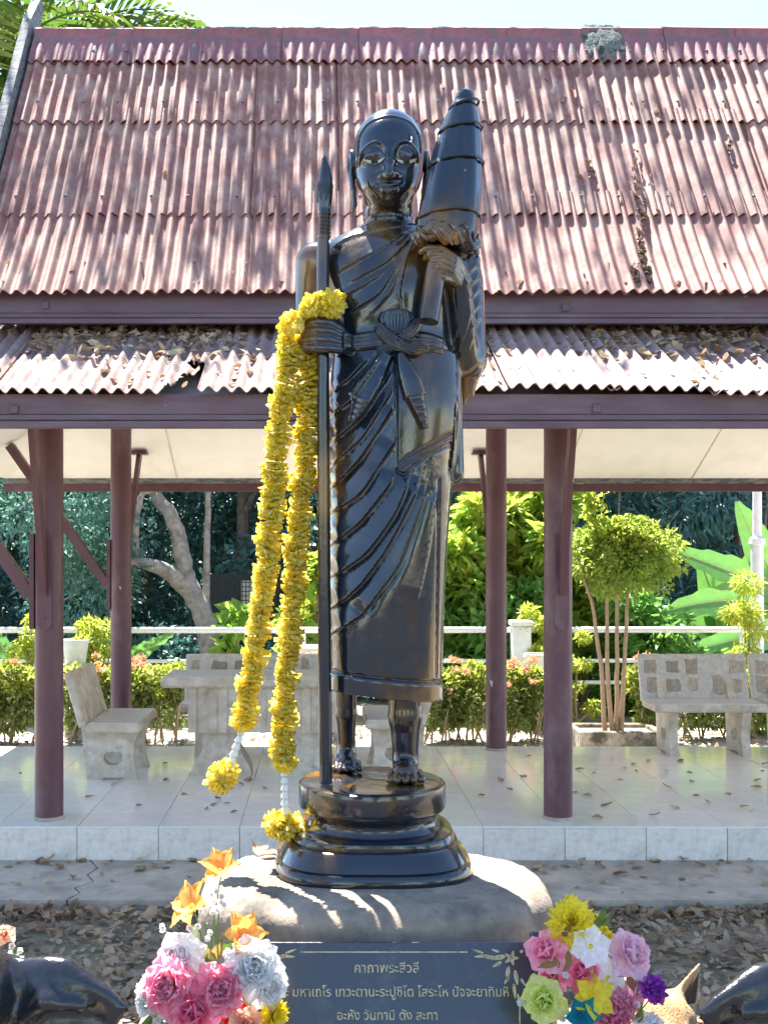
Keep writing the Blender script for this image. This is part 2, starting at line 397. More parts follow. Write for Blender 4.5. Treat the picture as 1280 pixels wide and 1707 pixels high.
# profile of the front slope: straight, then flaring out towards the eave
def flare(n=9):
    p0, p1, p2 = np.array((6.25,1.521)), np.array((6.485,1.800)), np.array((6.75,2.174))
    q = p0*0 + p1 + (p1 - (p0+p2)/2)*1.0 * 0.55
    ts = np.linspace(0,1,n)
    return [tuple((1-t)**2*p0 + 2*t*(1-t)*q + t*t*p2) for t in ts]
def slope_pt(t): return (6.35+1.42*t, 1.545+2.225*t)
PITCH, NW = 0.0771, 7
def sheet_mesh(name, prof, m, amp=.0155, thick=.007, lift0=.017, lift1=.003, waves=7.55, flatten=None, mask=None, seg=8):
    """prof: (D, z) from the lower to the upper edge"""
    nx = int(waves*seg)+1; ny = len(prof)
    prof = [np.array(p, float) for p in prof]
    tops, bots = [], []
    for j, p in enumerate(prof):
        t = prof[min(j+1,ny-1)] - prof[max(j-1,0)]; t = t/np.linalg.norm(t); nrm = np.array((-t[1], t[0]))
        f = j/(ny-1)
        for i in range(nx):
            u = i/seg; x = (u - waves/2)*PITCH
            a = amp*(1.0 if flatten is None else flatten(f))
            h = a*math.cos(2*math.pi*(u-waves/2)) + lift0*(1-f)+lift1*f + .007*(1-i/(nx-1))
            for L_, o in ((tops, h), (bots, h-thick)):
                q = p + nrm*o; L_.append((x, q[0], q[1]+CZ))
    V = tops + bots; nT = len(tops); Q = []; cells = {}
    for j in range(ny-1):
        for i in range(nx-1):
            if mask and mask(i/(nx-1), j/(ny-1)): continue
            cells[(i,j)] = 1
    for (i,j) in cells:
        a, b, c, d = j*nx+i, j*nx+i+1, (j+1)*nx+i+1, (j+1)*nx+i
        Q.append((a,b,c,d)); Q.append((d+nT,c+nT,b+nT,a+nT))
        if (i,j-1) not in cells: Q.append((b,a,a+nT,b+nT))
        if (i,j+1) not in cells: Q.append((d,c,c+nT,d+nT))
        if (i-1,j) not in cells: Q.append((a,d,d+nT,a+nT))
        if (i+1,j) not in cells: Q.append((c,b,b+nT,c+nT))
    me = mesh(name, V, Q, m, smooth=True)
    try: me.set_sharp_from_angle(angle=R(60))
    except Exception: pass
    return me
def lin(a, b, n): return [tuple(np.array(a)+(np.array(b)-np.array(a))*t) for t in np.linspace(0,1,n)]
main_roof = pv(MB().box((-2.02,7.70,5.40),(XR,7.84,5.50)).build('main_roof', M['purple']))
eave_roof = pv(MB().box((-2.6,6.30,2.96),(XR,6.40,3.05)).build('eave_roof', M['purple']))
def sub_to(o, par):
    o.parent = par; return o
tb = lambda t, ext=0.0: slope_pt(t+ext)
row_m = [sheet_mesh('roof_sheet', flare(9)+[tb(.30), tb(.34)], M['roof']),
         sheet_mesh('roof_sheet', lin(tb(.255), tb(.66), 7), M['roof']),
         sheet_mesh('roof_sheet', lin(tb(.605), tb(.93), 6), M['roof'])]
cap = [tb(.855), tb(.90), tb(.95), tb(.98), (7.735,3.765), (7.77,3.785), (7.805,3.765), (7.86,3.68), (7.95,3.53)]
cap_m = sheet_mesh('ridge_cap', cap, M['ridge'], lift0=.030, lift1=.026, flatten=lambda f: max(0, 1-f/.33)**.8)
SW = PITCH*NW
ncol = int((XR+2.06)/SW)
for c in range(ncol):
    x = -2.06 + (c+.5)*SW + .02
    for k, me in enumerate(row_m):
        o = link('roof_sheet', me, main_roof, (x+rng.uniform(-.003,.003), rng.uniform(-.004,.004), rng.uniform(-.003,.003)), (0,0,rng.uniform(-.003,.003)))
        o.location.y -= 0
    if c == 0: link('ridge_cap', cap_m, main_roof, (x+.03-SW*.05, .004, -.004))
    link('ridge_cap', cap_m, main_roof, (x+.15+rng.uniform(-.01,.01), 0, rng.uniform(-.006,.006)), (0,rng.uniform(-.004,.004),0))
scr = MB().tube([(0,0,0),(0,0,.006),(0,0,.010)], [.011,.010,.004], 8).mesh('screw', M['weathered'], True)
for c in range(ncol):
    for t_ in (.315, .68, .90):
        for q_ in (1.0, 5.0):
            D_, z_ = slope_pt(t_); xx = -2.06+(c+.5)*SW+.02+(q_-3.0)*PITCH
            link('screw', scr, main_roof, (xx, D_-.025-.0, z_+CZ+.018), (R(57),0,0))
# lump of mortar patched over the ridge
mp = MB(); pts = []
cxr = (1005-VX)/F*7.7
for j in range(9):
    ring = []
    for i in range(12):
        u = i/11*2-1; v = j/8
        D, z = slope_pt(.86 + .17*v) if v < .85 else (7.80, 3.80)
        edge = max(0, 1-abs(u)**3)*max(0, 1-abs(v*2-1)**4)
        ring.append((cxr+u*.17+rng.uniform(-.012,.012), D-.035*edge-.02*rng.random(), z+CZ+.03*edge+rng.uniform(0,.02)))
    pts.append(ring)
mp.rings(pts, closed=False, cap=False)
sub_to(mp.build('mortar_patch', M['moss'], smooth=True), main_roof)

low = lin((5.55,.842),(6.66,1.437),7); low[0] = (5.55,.848)
low_m = sheet_mesh('eave_sheet', low, M['roof_dusty'], lift0=.008, lift1=.008)
brk_m = sheet_mesh('broken_eave_sheet', lin((5.55,.848),(6.66,1.437),26), M['roof_dusty'], lift0=.008, lift1=.008,
                   mask=lambda u,v: (u > .80+.10*math.sin(v*31) and .05 < v < .37+.05*math.sin(u*40)) or (u > .62+.6*v and v < .13))
for c in range(ncol+2):
    x = -2.06 - SW*1.5 + (c+.5)*SW + .06
    me = low_m
    xb = (305-VX)/F*5.72
    if abs(x - (xb-SW*.42)) <= SW/2: me = brk_m
    o = link('eave_sheet' if me is low_m else 'broken_eave_sheet', me, eave_roof, (x+rng.uniform(-.004,.004), rng.uniform(-.012,.012), rng.uniform(-.003,.003)), (rng.uniform(-.004,.004),0,rng.uniform(-.006,.006)))
    if me is brk_m: tag(o, 'corrugated sheet with its lower corner broken away')

def fascia(name, y, z0, z1, z2, z3, xl):
    f = pv(MB().box((xl, y, z1+.003),(XR, y+.03, z3)).build(name, M['fascia']))
    for a, b, dy in ((z2+.004, z1, .006),(z0, z2, .014)):
        sub_to(MB().box((xl, y-dy, a),(XR, y+.028, b), .003).build('moulding', M['fascia']), f)
    return f
ff = fascia('fascia_board', 6.33, CZ+1.365, CZ+1.428, CZ+1.397, CZ+1.57, -2.2)
fg = fascia('fascia_board', 5.615, CZ+.668, CZ+.740, CZ+.706, CZ+.845, -2.9)
for px, py, y, par in ((75,508,6.33,ff),(943,512,6.33,ff),(23,682,5.615,fg),(995,680,5.615,fg),(-400,508,6.33,ff),(1500,512,6.33,ff)):
    c = P(px, py, y-.01); sub_to(MB().box((c.x-.022,y-.012,c.z-.022),(c.x+.022,y-.0005,c.z+.022), .003).build('bolt_cover', M['fascia']), par)

# weathered barge board that runs up past the ridge
bp = [(d-.05, z+CZ+.10) for d, z in flare(7)] + [(7.77-.06, 3.77+CZ+.07), (8.0,4.15+CZ),(8.08,4.10+CZ)] + [(7.80,3.6+CZ),(6.85,2.1+CZ),(6.40,1.60+CZ),(6.13,1.40+CZ)]
pv(MB().prism(bp, -2.145, -2.085, 'x').build('barge_board', M['weathered']))
# ------------------------------------------------------------------ the statue, sculpted as a distance field in photograph pixels
SD = 3.5                       # metres to the statue
SS = SD / F                    # metres for one pixel at that distance
STX = (620 - VX) * SS
def w2(V):
    """(pixel x, pixel y, depth) -> metres, statue's own origin at the middle of its disc"""
    V = np.asarray(V, dtype=float); o = np.empty_like(V)
    o[:,0] = (V[:,0]-620)*SS; o[:,1] = V[:,2]*SS; o[:,2] = (1300-V[:,1])*SS
    return o
def Q3(px, py, d):
    """place so that it is seen at (px, py) when d pixels behind the statue's middle plane"""
    k = (F+d)/F
    return np.array((VX+(px-VX)*k, VY+(py-VY)*k, d), float)

class Field:
    def __init__(s, lo, hi, step):
        s.step = step; s.lo = np.array(lo, float)
        ax = [np.arange(lo[i], hi[i]+step, step, dtype=np.float32) for i in range(3)]
        s.ax = ax; s.f = np.full([len(a) for a in ax], 1e3, np.float32)
        s.x = ax[0][:,None,None]; s.v = ax[1][None,:,None]; s.d = ax[2][None,None,:]
    def smin(s, g, k, sl=None):
        f = s.f if sl is None else s.f[sl]
        if k <= 0: r = np.minimum(f, g)
        else:
            h = np.clip(.5+.5*(g-f)/k, 0, 1); r = g*(1-h)+f*h - k*h*(1-h)
        if sl is None: s.f = r.astype(np.float32)
        else: s.f[sl] = r
    def box(s, lo, hi, m):
        sl = []
        for i in range(3):
            a = max(0, int((lo[i]-m-s.lo[i])/s.step)); b = min(len(s.ax[i]), int((hi[i]+m-s.lo[i])/s.step)+2)
            sl.append(slice(a, max(b, a+1)))
        return tuple(sl)
    def co(s, sl): return s.ax[0][sl[0]][:,None,None], s.ax[1][sl[1]][None,:,None], s.ax[2][sl[2]][None,None,:]
    def cone(s, a, b, ra, rb, k=6, flat=None):
        """round cone from a to b; flat=(fx,fv,fd) squeezes it about its middle"""
        a = np.array(a, float); b = np.array(b, float); r = max(ra, rb)
        sl = s.box(np.minimum(a,b)-r*1.6, np.maximum(a,b)+r*1.6, 12); X, Vv, Dd = s.co(sl)
        ab = b-a; L2 = float(ab@ab)+1e-6
        px, pv_, pd = X-a[0], Vv-a[1], Dd-a[2]
        t = np.clip((px*ab[0]+pv_*ab[1]+pd*ab[2])/L2, 0, 1)
        fx = flat or (1,1,1)
        q = np.sqrt(((px-t*ab[0])/fx[0])**2+((pv_-t*ab[1])/fx[1])**2+((pd-t*ab[2])/fx[2])**2) - (ra+(rb-ra)*t)
        s.smin((q*min(fx)).astype(np.float32), k, sl)
    def chain(s, pts, rs, k=5, flat=None):
        for i in range(len(pts)-1): s.cone(pts[i], pts[i+1], rs[i], rs[i+1], k, flat)
    def ell(s, c, r, k=6, sub=False):
        c = np.array(c, float); r = np.array(r, float)
        sl = s.box(c-r, c+r, 16); X, Vv, Dd = s.co(sl)
        q = np.sqrt(((X-c[0])/r[0])**2+((Vv-c[1])/r[1])**2+((Dd-c[2])/r[2])**2)
        g = ((q-1)*r.min()*(.5+.5*q.clip(0,1))).astype(np.float32)
        if sub:
            f = s.f[sl]; h = np.clip(.5-.5*(f+g)/k, 0, 1); s.f[sl] = f*(1-h)-g*h + k*h*(1-h)
        else: s.smin(g, k, sl)
    def loft(s, tab, k=8, ex=2.0):
        """stack of ellipses: rows (v, cx, rx, cd, rd)"""
        T = np.array(tab, float); v = s.ax[1]
        vv = np.linspace(T[0,0], T[-1,0], 400)
        def ip(c):
            y = np.interp(vv, T[:,0], T[:,c]); ker = np.hanning(25); ker /= ker.sum()
            y = np.convolve(np.pad(y, 12, 'edge'), ker, 'valid'); return np.interp(v, vv, y)[None,:,None].astype(np.float32)
        cx, rx, cd, rd = (ip(c) for c in (1,2,3,4))
        q = (np.abs((s.x-cx)/rx)**ex + np.abs((s.d-cd)/rd)**ex)**(1/ex)
        g = (q-1)*np.minimum(rx, rd)
        ve = np.maximum(T[0,0]-s.v, s.v-T[-1,0])
        s.smin(np.maximum(g, ve).astype(np.float32), k)
    def front(s):
        """depth of the first surface met from the camera side, and a smooth map of it"""
        ins = s.f < 0; idx = ins.argmax(axis=2); hit = ins.any(axis=2)
        d = s.ax[2][idx]; prev = np.clip(idx-1, 0, None)
        f1 = np.take_along_axis(s.f, idx[:,:,None], 2)[:,:,0]; f0 = np.take_along_axis(s.f, prev[:,:,None], 2)[:,:,0]
        d = d - s.step*np.clip(f1/np.where(f1-f0==0, 1, f1-f0), 0, 1)
        d[~hit] = np.nan; s.fd = d; return d
    def fdepth(s, x, v):
        i = np.clip((np.asarray(x)-s.lo[0])/s.step, 0, len(s.ax[0])-1.001); j = np.clip((np.asarray(v)-s.lo[1])/s.step, 0, len(s.ax[1])-1.001)
        i0 = i.astype(int); j0 = j.astype(int); a = i-i0; b = j-j0; g = s.fd
        return g[i0,j0]*(1-a)*(1-b)+g[i0+1,j0]*a*(1-b)+g[i0,j0+1]*(1-a)*b+g[i0+1,j0+1]*a*b
    def mesh(s, name, m, conv=w2):
        f = s.f; sg = f < 0
        n = f.shape
        c = np.zeros([k-1 for k in n], np.int8)
        for a in (0,1):
            for b in (0,1):
                for e in (0,1): c += sg[a:n[0]-1+a, b:n[1]-1+b, e:n[2]-1+e]
        act = np.argwhere((c > 0) & (c < 8)); ident = np.full(c.shape, -1, np.int32); ident[tuple(act.T)] = np.arange(len(act))
        pos = np.zeros((len(act),3)); cnt = np.zeros(len(act))
        offs = [(a,b,e) for a in (0,1) for b in (0,1) for e in (0,1)]
        for o in offs:
            for axn in range(3):
                if o[axn]: continue
                o2 = list(o); o2[axn] = 1
                A = act+np.array(o); B = act+np.array(o2)
                fa = f[tuple(A.T)]; fb = f[tuple(B.T)]; x = (fa<0) != (fb<0)
                t = np.where(x, fa/np.where(fa-fb==0,1,fa-fb), 0)
                p = A.astype(float); p[:,axn] += t
                pos[x] += p[x]; cnt[x] += 1
        pos /= cnt[:,None]
        V = s.lo + pos*s.step
        quads = []
        for axn in range(3):
            sl0 = [slice(None)]*3; sl1 = [slice(None)]*3; sl0[axn] = slice(0,-1); sl1[axn] = slice(1,None)
            a = sg[tuple(sl0)]; b = sg[tuple(sl1)]; e = np.argwhere(a != b)
            u, w_ = [(1,2),(2,0),(0,1)][axn]
            e = e[(e[:,u]>0)&(e[:,w_]>0)&(e[:,u]<n[u]-1)&(e[:,w_]<n[w_]-1)]
            fl = a[tuple(e.T)]
            def idn(du, dw):
                q = e.copy(); q[:,u] += du; q[:,w_] += dw; return ident[tuple(q.T)]
            q = np.stack([idn(-1,-1), idn(0,-1), idn(0,0), idn(-1,0)], 1)
            q[~fl] = q[~fl][:,::-1]; quads.append(q)
        Qd = np.concatenate(quads); Qd = Qd[(Qd>=0).all(1)]
        Vm = conv(V)
        # (x, v, d) -> (x, d, -v) keeps the handedness, so faces stay outward
        me = np_mesh(name, Vm, Qd, m); return me

def poly_h(Xg, Vg, pts, A, B, wide, narrow, fade=20.0):
    """relief of one cloth fold along a polyline: swells on one side, drops sharply on the other"""
    pts = np.array(pts, float)
    # resample smoothly
    tt = np.linspace(0, len(pts)-1, 24); k = np.arange(len(pts))
    P2 = np.stack([np.interp(tt, k, pts[:,c]) for c in (0,1)], 1)
    for _ in range(3): P2[1:-1] = .25*P2[:-2]+.5*P2[1:-1]+.25*P2[2:]
    best = np.full(Xg.shape, 1e9); sg = np.zeros(Xg.shape); al = np.zeros(Xg.shape)
    seg = np.linalg.norm(np.diff(P2, axis=0), axis=1); cum = np.concatenate([[0], np.cumsum(seg)]); tot = cum[-1]
    for i in range(len(P2)-1):
        a, b = P2[i], P2[i+1]; ab = b-a; L2 = ab@ab+1e-9
        t = np.clip(((Xg-a[0])*ab[0]+(Vg-a[1])*ab[1])/L2, 0, 1)
        dx, dv = Xg-a[0]-t*ab[0], Vg-a[1]-t*ab[1]; dist = np.sqrt(dx*dx+dv*dv)
        m = dist < best
        best[m] = dist[m]; sg[m] = np.sign(ab[0]*(Vg-a[1])-ab[1]*(Xg-a[0]))[m]; al[m] = (cum[i]+t*seg[i])[m]
    taper = np.clip(al/fade, 0, 1)*np.clip((tot-al)/fade, 0, 1)+.0
    taper = np.maximum(taper, .15)
    s = best*sg
    h = np.where(s < 0, A*np.exp(-np.abs(s)/wide), (-B)*np.exp(-s/narrow) + (A)*np.exp(-s/2.2))
    return h*taper*np.exp(-np.clip(best-wide*2.5,0,None)/6)

# ---- body
B = Field((478,372,-135),(822,1318,150), 2.0)
B.loft([(378,648,42,5,36),(392,647,78,5,48),(408,647,110,3,60),(428,648,127,2,70),(450,650,128,0,78),(500,652,112,0,82),(560,655,98,0,76),
        (600,655,101,0,80),(650,656,106,0,88),(690,656,108,0,92),(760,653,105,0,90),(840,649,101,0,87),(950,646,97,2,83),(1050,644,94,4,80),(1130,643,92,5,78),(1185,643,91,5,77)], ex=2.25)
# hem cut
hem = (B.v - (1153+.10*(B.x-640)) ).astype(np.float32)
B.f = np.maximum(B.f, hem + 0*B.f)
# arm that holds the staff
B.cone(Q3(527,438,2), Q3(518,548,16), 34, 27, 16)
B.cone(Q3(518,548,16), Q3(516,566,-42), 27, 21, 8)
B.ell(Q3(512,566,-50), (17,27,24), 8)
# arm that holds the umbrella, with the sleeve hanging from it
B.cone(Q3(765,440,6), Q3(780,600,8), 36, 29, 14)
B.cone(Q3(782,470,12), Q3(786,600,18), 22, 25, 10)
B.cone(Q3(774,604,-4), Q3(764,470,-62), 25, 19, 8)
B.cone(Q3(764,470,-62), Q3(752,432,-92), 19, 17, 6)
B.cone(Q3(785,595,14), Q3(782,655,16), 25, 9, 8)
B.cone(Q3(777,640,12), Q3(772,672,12), 12, 4, 6)
# long drape at the side
B.cone(Q3(752,560,-16), Q3(757,790,-14), 15, 16.5, 6)
B.cone(Q3(738,640,20), Q3(729,1120,22), 12, 9, 6)
# legs
B.cone(Q3(676,1120,6), Q3(675,1195,8), 30, 27, 2)
B.cone(Q3(675,1195,8), Q3(676,1258,14), 27, 21.5, 8)
B.cone(Q3(577,1110,60), Q3(577,1190,78), 20, 18, 2)
B.cone(Q3(577,1190,78), Q3(578,1250,98), 18, 14, 6)
def foot(px, d0, lead, w):
    base = 1298.0
    c = lambda x, up, d: np.array((Q3(px+x, 1300, d)[0], base-up, d))
    B.cone(c(0,38,d0+8), c(0,15,d0+lead*.45), 17*w, 14*w, 8); B.cone(c(0,14,d0+16), c(0,12,d0+lead*.6), 15*w, 13*w, 8, (1.25,1,1))
    for i, (ox, ln) in enumerate(((-19,.90),(-9.5,1.0),(0.5,1.02),(10.5,.97),(20,.86))):
        B.cone(c(ox*w*.92,10,d0+lead*.55), c(ox*w*1.05,6,d0+lead*ln), 6.4*w, 5.2*w, 1.5)
        B.cone(c(ox*w*1.05,6,d0+lead*ln), c(ox*w*1.05,5,d0+lead*ln-3), 5.6*w, 5.0*w, 1.0)
foot(675, 20, -58, 1.28); foot(577, 106, -54, 1.05)
# fingers of both hands
for k in range(4):
    o = k-1.5
    B.chain([Q3(503,563+10*o,-48), Q3(513,560+13.5*o,-68), Q3(530,558+14.5*o,-79), Q3(548,559+14.2*o,-81), Q3(566,565+11.5*o,-76), Q3(584,573+7*o,-66)], [8.5,8.4,8.0,7.6,6.8,5.2], 1.6)
B.chain([Q3(512,546,-60), Q3(530,534,-70), Q3(548,533,-72)], [8,7.5,6], 3)
for k in range(4):
    a = k*10.2
    B.chain([Q3(768-2.0*k,446+a*.8,-84), Q3(757-1.5*k,428+a*.85,-104), Q3(735-1*k,414+a*1.0,-116), Q3(712+5*k,413+a*1.05,-112), Q3(701+8*k,420+a*1.0,-100)], [7.6,7.0,6.4,5.8,4.6], 1.0)
B.chain([Q3(756,470,-86), Q3(738,462,-112), Q3(722,452,-116)], [8,7,5], 2)

# folds of the robe, traced where they lie on the cloth
Xg, Vg = np.meshgrid(B.ax[0], B.ax[1], indexing='ij')
H = np.zeros(Xg.shape)
lower = [([(552,662),(580,643),(618,606)],4,3,12), ([(552,699),(582,680),(632,612)],4.5,3,13), ([(552,743),(601,706),(648,632)],5,4,15), ([(552,780),(600,740),(650,662)],4,3,14),
         ([(552,816),(597,772),(650,690)],6,4.5,16), ([(552,856),(597,829),(652,745)],5.5,4,16),
         ([(553,908),(598,872),(640,818),(652,795)],6,4.5,16), ([(554,960),(607,923),(651,861),(676,800)],6.5,5,18), ([(554,1012),(595,976),(640,914),(680,836),(694,800)],7,6,18),
         ([(556,1052),(595,1024),(610,1012)],5,4,14), ([(600,1022),(626,985),(658,944),(687,867),(703,812)],7.5,9,20), ([(690,1000),(708,920),(722,820)],2.5,2.5,12)]
for pts, a, b_, wd in lower: H += poly_h(Xg, Vg, pts, a*1.75, b_*1.3, wd*1.4, 6)
torso = [([(574,540),(627,511),(660,462)],3.2,2.6,11), ([(580,490),(640,460),(672,425),(684,398)],3.2,2.6,11), ([(612,543),(645,508),(662,476)],2.6,2.2,8), ([(560,470),(600,452),(640,430),(680,396)],2.4,1.8,9),
         ([(556,515),(598,498),(640,474)],2.2,2,9)]
for pts, a, b_, wd in torso: H += poly_h(Xg, Vg, pts, a*1.7, b_*1.3, wd*1.4, 5)
H -= poly_h(Xg, Vg, [(548,430),(579,408),(626,397),(684,386)], -3.4, -1.5, 5, 6)            # edge of the robe over the chest
H += poly_h(Xg, Vg, [(664,545),(661,500),(672,450),(700,398)], 3.5, 3, 12, 5)               # folded strip over the shoulder
H += poly_h(Xg, Vg, [(757,598),(752,650),(752,740),(744,800)], 2, 4, 6, 5)
for o in (0, 22, 44, 70, 96): H += poly_h(Xg, Vg, [(770+.05*o,470+o),(790,452+o),(806,428+o)], 2.6, 2.2, 8, 4)       # sleeve
for o in (0, 14, 30): H += poly_h(Xg, Vg, [(744+o,600),(758+o,560),(768+o,520)], 1.6, 2.2, 6, 4)
def inpoly(pts):
    pts = np.array(pts, float); s = np.full(Xg.shape, 1e9)
    ins = np.zeros(Xg.shape, bool); n = len(pts)
    for i in range(n):
        a, b = pts[i], pts[(i+1)%n]; ab = b-a
        t = np.clip(((Xg-a[0])*ab[0]+(Vg-a[1])*ab[1])/(ab@ab), 0, 1)
        s = np.minimum(s, np.hypot(Xg-a[0]-t*ab[0], Vg-a[1]-t*ab[1]))
        c = ((a[1] > Vg) != (b[1] > Vg)) & (Xg < (b[0]-a[0])*(Vg-a[1])/(b[1]-a[1]+1e-9)+a[0]); ins ^= c
    return np.where(ins, s, -s)
pan = inpoly([(655,588),(757,596),(750,700),(747,742),(700,766),(666,796),(657,792)])
mask = np.clip(pan/2.2+.5, 0, 1)
H = H*(1-mask) + 8.5*mask - 2.5*np.exp(-(pan/3.0)**2)*(pan<0)
for off in (9, 19):                                                                         # two lines along the panel's lower border
    ln = (Vg-(796-off)) + .56*(Xg-660) - np.clip((670-Xg)*.4,0,6)
    H -= 3.0*np.exp(-(ln/2.2)**2)*np.clip(pan/4,0,1)
mx = (Vg > 560) & (Vg < 1125) & (Xg > 715)
H += np.where(mx, -2.6*np.exp(-((Xg-(724-.004*(Vg-820)))/2.2)**2), 0)*(Vg>800)
band = 1126+.10*(Xg-640)                                                                     # hem band
H += 4.0/(1+np.exp(-(Vg-band)/1.2)) - 3.0*np.exp(-((Vg-band+2)/2.0)**2)
H[Vg > 1158+.10*(Xg-640)] = 0
H[(Xg < 552) & (Vg < 600)] = 0
cl = np.clip((560-Xg)/8, 0, 1)*np.clip((600-Vg)/8,0,1); H *= 1-cl
wd = np.clip((40-B.d)/60, 0, 1).astype(np.float32)
hand = ((np.abs(Xg-540)<48)&(np.abs(Vg-565)<36)) | ((Xg>695)&(Xg<775)&(Vg>395)&(Vg<480)); H[hand] *= .0
B.f -= (H[:,:,None].astype(np.float32))*wd
# ruffled folds where the robe falls behind the staff
for k, vv in enumerate((662,699,743,780,816,858,908,962,1014,1054)):
    B.cone(Q3(553,vv+4,-12), Q3(572,vv-9,-44), 5, 4, 4)
B.front()

# lacquer: near-black, glossy, worn to brown and dusty in places
def lacquer():
    m = mat('black_lacquer', (0.012,0.013,0.016), 0.2, coat=0.5, spec=0.5)
    nt = m.node_tree; N = nt.nodes; L = nt.links; b = N['Principled BSDF']
    tc = [n for n in N if n.type == 'TEX_COORD'][0]
    mp = N.new('ShaderNodeMapping'); mp.inputs['Scale'].default_value = (1,1,.45); L.new(tc.outputs['Object'], mp.inputs[0])
    n1 = N.new('ShaderNodeTexNoise'); n1.inputs['Scale'].default_value = 4.5; n1.inputs['Detail'].default_value = 5; L.new(mp.outputs[0], n1.inputs[0])
    r1 = N.new('ShaderNodeValToRGB'); e = r1.color_ramp.elements; e[0].position = .47; e[0].color = (.009,.0145,.024,1); e[1].position = .65; e[1].color = (.19,.095,.022,1)
    e2 = r1.color_ramp.elements.new(.55); e2.color = (.034,.021,.012,1)
    L.new(n1.outputs['Fac'], r1.inputs[0])
    n2 = N.new('ShaderNodeTexNoise'); n2.inputs['Scale'].default_value = 13; n2.inputs['Detail'].default_value = 8; n2.inputs['Roughness'].default_value = .7; L.new(tc.outputs['Object'], n2.inputs[0])
    r2 = N.new('ShaderNodeValToRGB'); r2.color_ramp.elements[0].position = .45; r2.color_ramp.elements[0].color = (.13,.13,.13,1); r2.color_ramp.elements[1].position = .8; r2.color_ramp.elements[1].color = (.36,.36,.36,1)
    L.new(n2.outputs['Fac'], r2.inputs[0]); L.new(r2.outputs[0], b.inputs['Roughness'])
    vo = N.new('ShaderNodeTexVoronoi'); vo.inputs['Scale'].default_value = 11; L.new(tc.outputs['Object'], vo.inputs[0])
    r3 = N.new('ShaderNodeValToRGB'); r3.color_ramp.elements[0].position = .055; r3.color_ramp.elements[0].color = (1,1,1,1); r3.color_ramp.elements[1].position = .075; r3.color_ramp.elements[1].color = (0,0,0,1)
    L.new(vo.outputs['Distance'], r3.inputs[0])
    n3 = N.new('ShaderNodeTexNoise'); n3.inputs['Scale'].default_value = 3.1; L.new(tc.outputs['Object'], n3.inputs[0])
    r4 = N.new('ShaderNodeValToRGB'); r4.color_ramp.elements[0].position = .55; r4.color_ramp.elements[1].position = .6; L.new(n3.outputs['Fac'], r4.inputs[0])
    mu = N.new('ShaderNodeMath'); mu.operation = 'MULTIPLY'; L.new(r3.outputs[0], mu.inputs[0]); L.new(r4.outputs[0], mu.inputs[1])
    mx = N.new('ShaderNodeMix'); mx.data_type = 'RGBA'; L.new(mu.outputs[0], mx.inputs[0]); L.new(r1.outputs[0], mx.inputs[6]); mx.inputs[7].default_value = (.45,.45,.43,1)
    L.new(mx.outputs[2], b.inputs['Base Color'])
    bp = N.new('ShaderNodeBump'); bp.inputs['Strength'].default_value = .10; bp.inputs['Distance'].default_value = .01
    n6 = N.new('ShaderNodeTexNoise'); n6.inputs['Scale'].default_value = 22; n6.inputs['Detail'].default_value = 4; L.new(tc.outputs['Object'], n6.inputs[0])
    L.new(n6.outputs['Fac'], bp.inputs['Height']); L.new(bp.outputs[0], b.inputs['Normal']); L.new(bp.outputs[0], b.inputs['Coat Normal'])
    return m
M['lacquer'] = lacquer()
M['eye_white'] = mat('painted_eye_white', (0.50,0.50,0.47), 0.3, var=.1, scale=40)
M['eye_dark'] = mat('painted_iris', (0.012,0.012,0.014), 0.15)

statue = empty('monk_statue', (STX, SD, CZ-372*SS))
tag(statue, 'black lacquered standing monk statue with staff and rolled umbrella on a round base', 'statue')
link('body', B.mesh('body', M['lacquer']), statue)

# ---- head, finer
Hd = Field((566,172,-100),(730,402,92), 1.35)
hc = Q3(648,252,6)
Hd.ell(Q3(648,250,10), (58.5,64,68), 6)
Hd.ell(Q3(648,262,2), (57,64,62), 10)
Hd.ell(Q3(648,294,-8), (53,57,54), 16)
Hd.ell(Q3(648,324,-27), (32,27,28), 16)
Hd.cone(Q3(648,320,12), Q3(648,400,12), 41, 42, 10)
for k, vv in enumerate((362,374)): 
    Hd.chain([np.array((648+41.5*math.cos(a), Q3(648,vv,0)[1]+5*abs(math.sin(a)), 12-41.5*math.sin(a))) for a in np.linspace(0,math.pi,9)], [1.5]*9, 3)
Hd.ell(Q3(622,306,-30), (17,18,20), 12); Hd.ell(Q3(674,306,-30), (17,18,20), 12)       # cheeks
for sx, x in ((-1,622),(1,675)):
    Hd.ell(Q3(x,259,-74), (20,16,18), 9, sub=True)                                        # socket
    Hd.ell(Q3(x+sx*1,262,-40), (20,16,19), 6)                                             # lid
Hd.cone(Q3(649,246,-53), Q3(649,272,-61), 7, 8, 8); Hd.cone(Q3(649,272,-61), Q3(649,290,-73), 8, 8.5, 5)
Hd.ell(Q3(639.5,292,-62), (7.5,5.5,9), 5); Hd.ell(Q3(658.5,292,-62), (7.5,5.5,9), 5)
for x in (642,656): Hd.ell(Q3(x,298.5,-74), (3.4,2.2,4), 1, sub=True)
Hd.ell(Q3(649,311,-46), (26,15,16), 12)                                                   # muzzle
Hd.chain([Q3(626,305,-51), Q3(636,309,-60), Q3(644,308.5,-64), Q3(649,310,-65), Q3(654,308.5,-64), Q3(662,308.5,-60), Q3(673,303.5,-50)], [1.5,3.2,4.0,4.0,4.0,3.2,1.5], 3)
Hd.chain([Q3(631,310.5,-54), Q3(640,316,-62), Q3(649.5,317.5,-64.5), Q3(659,315.5,-62), Q3(668,309.5,-53)], [1.8,3.8,4.8,3.8,1.8], 3)
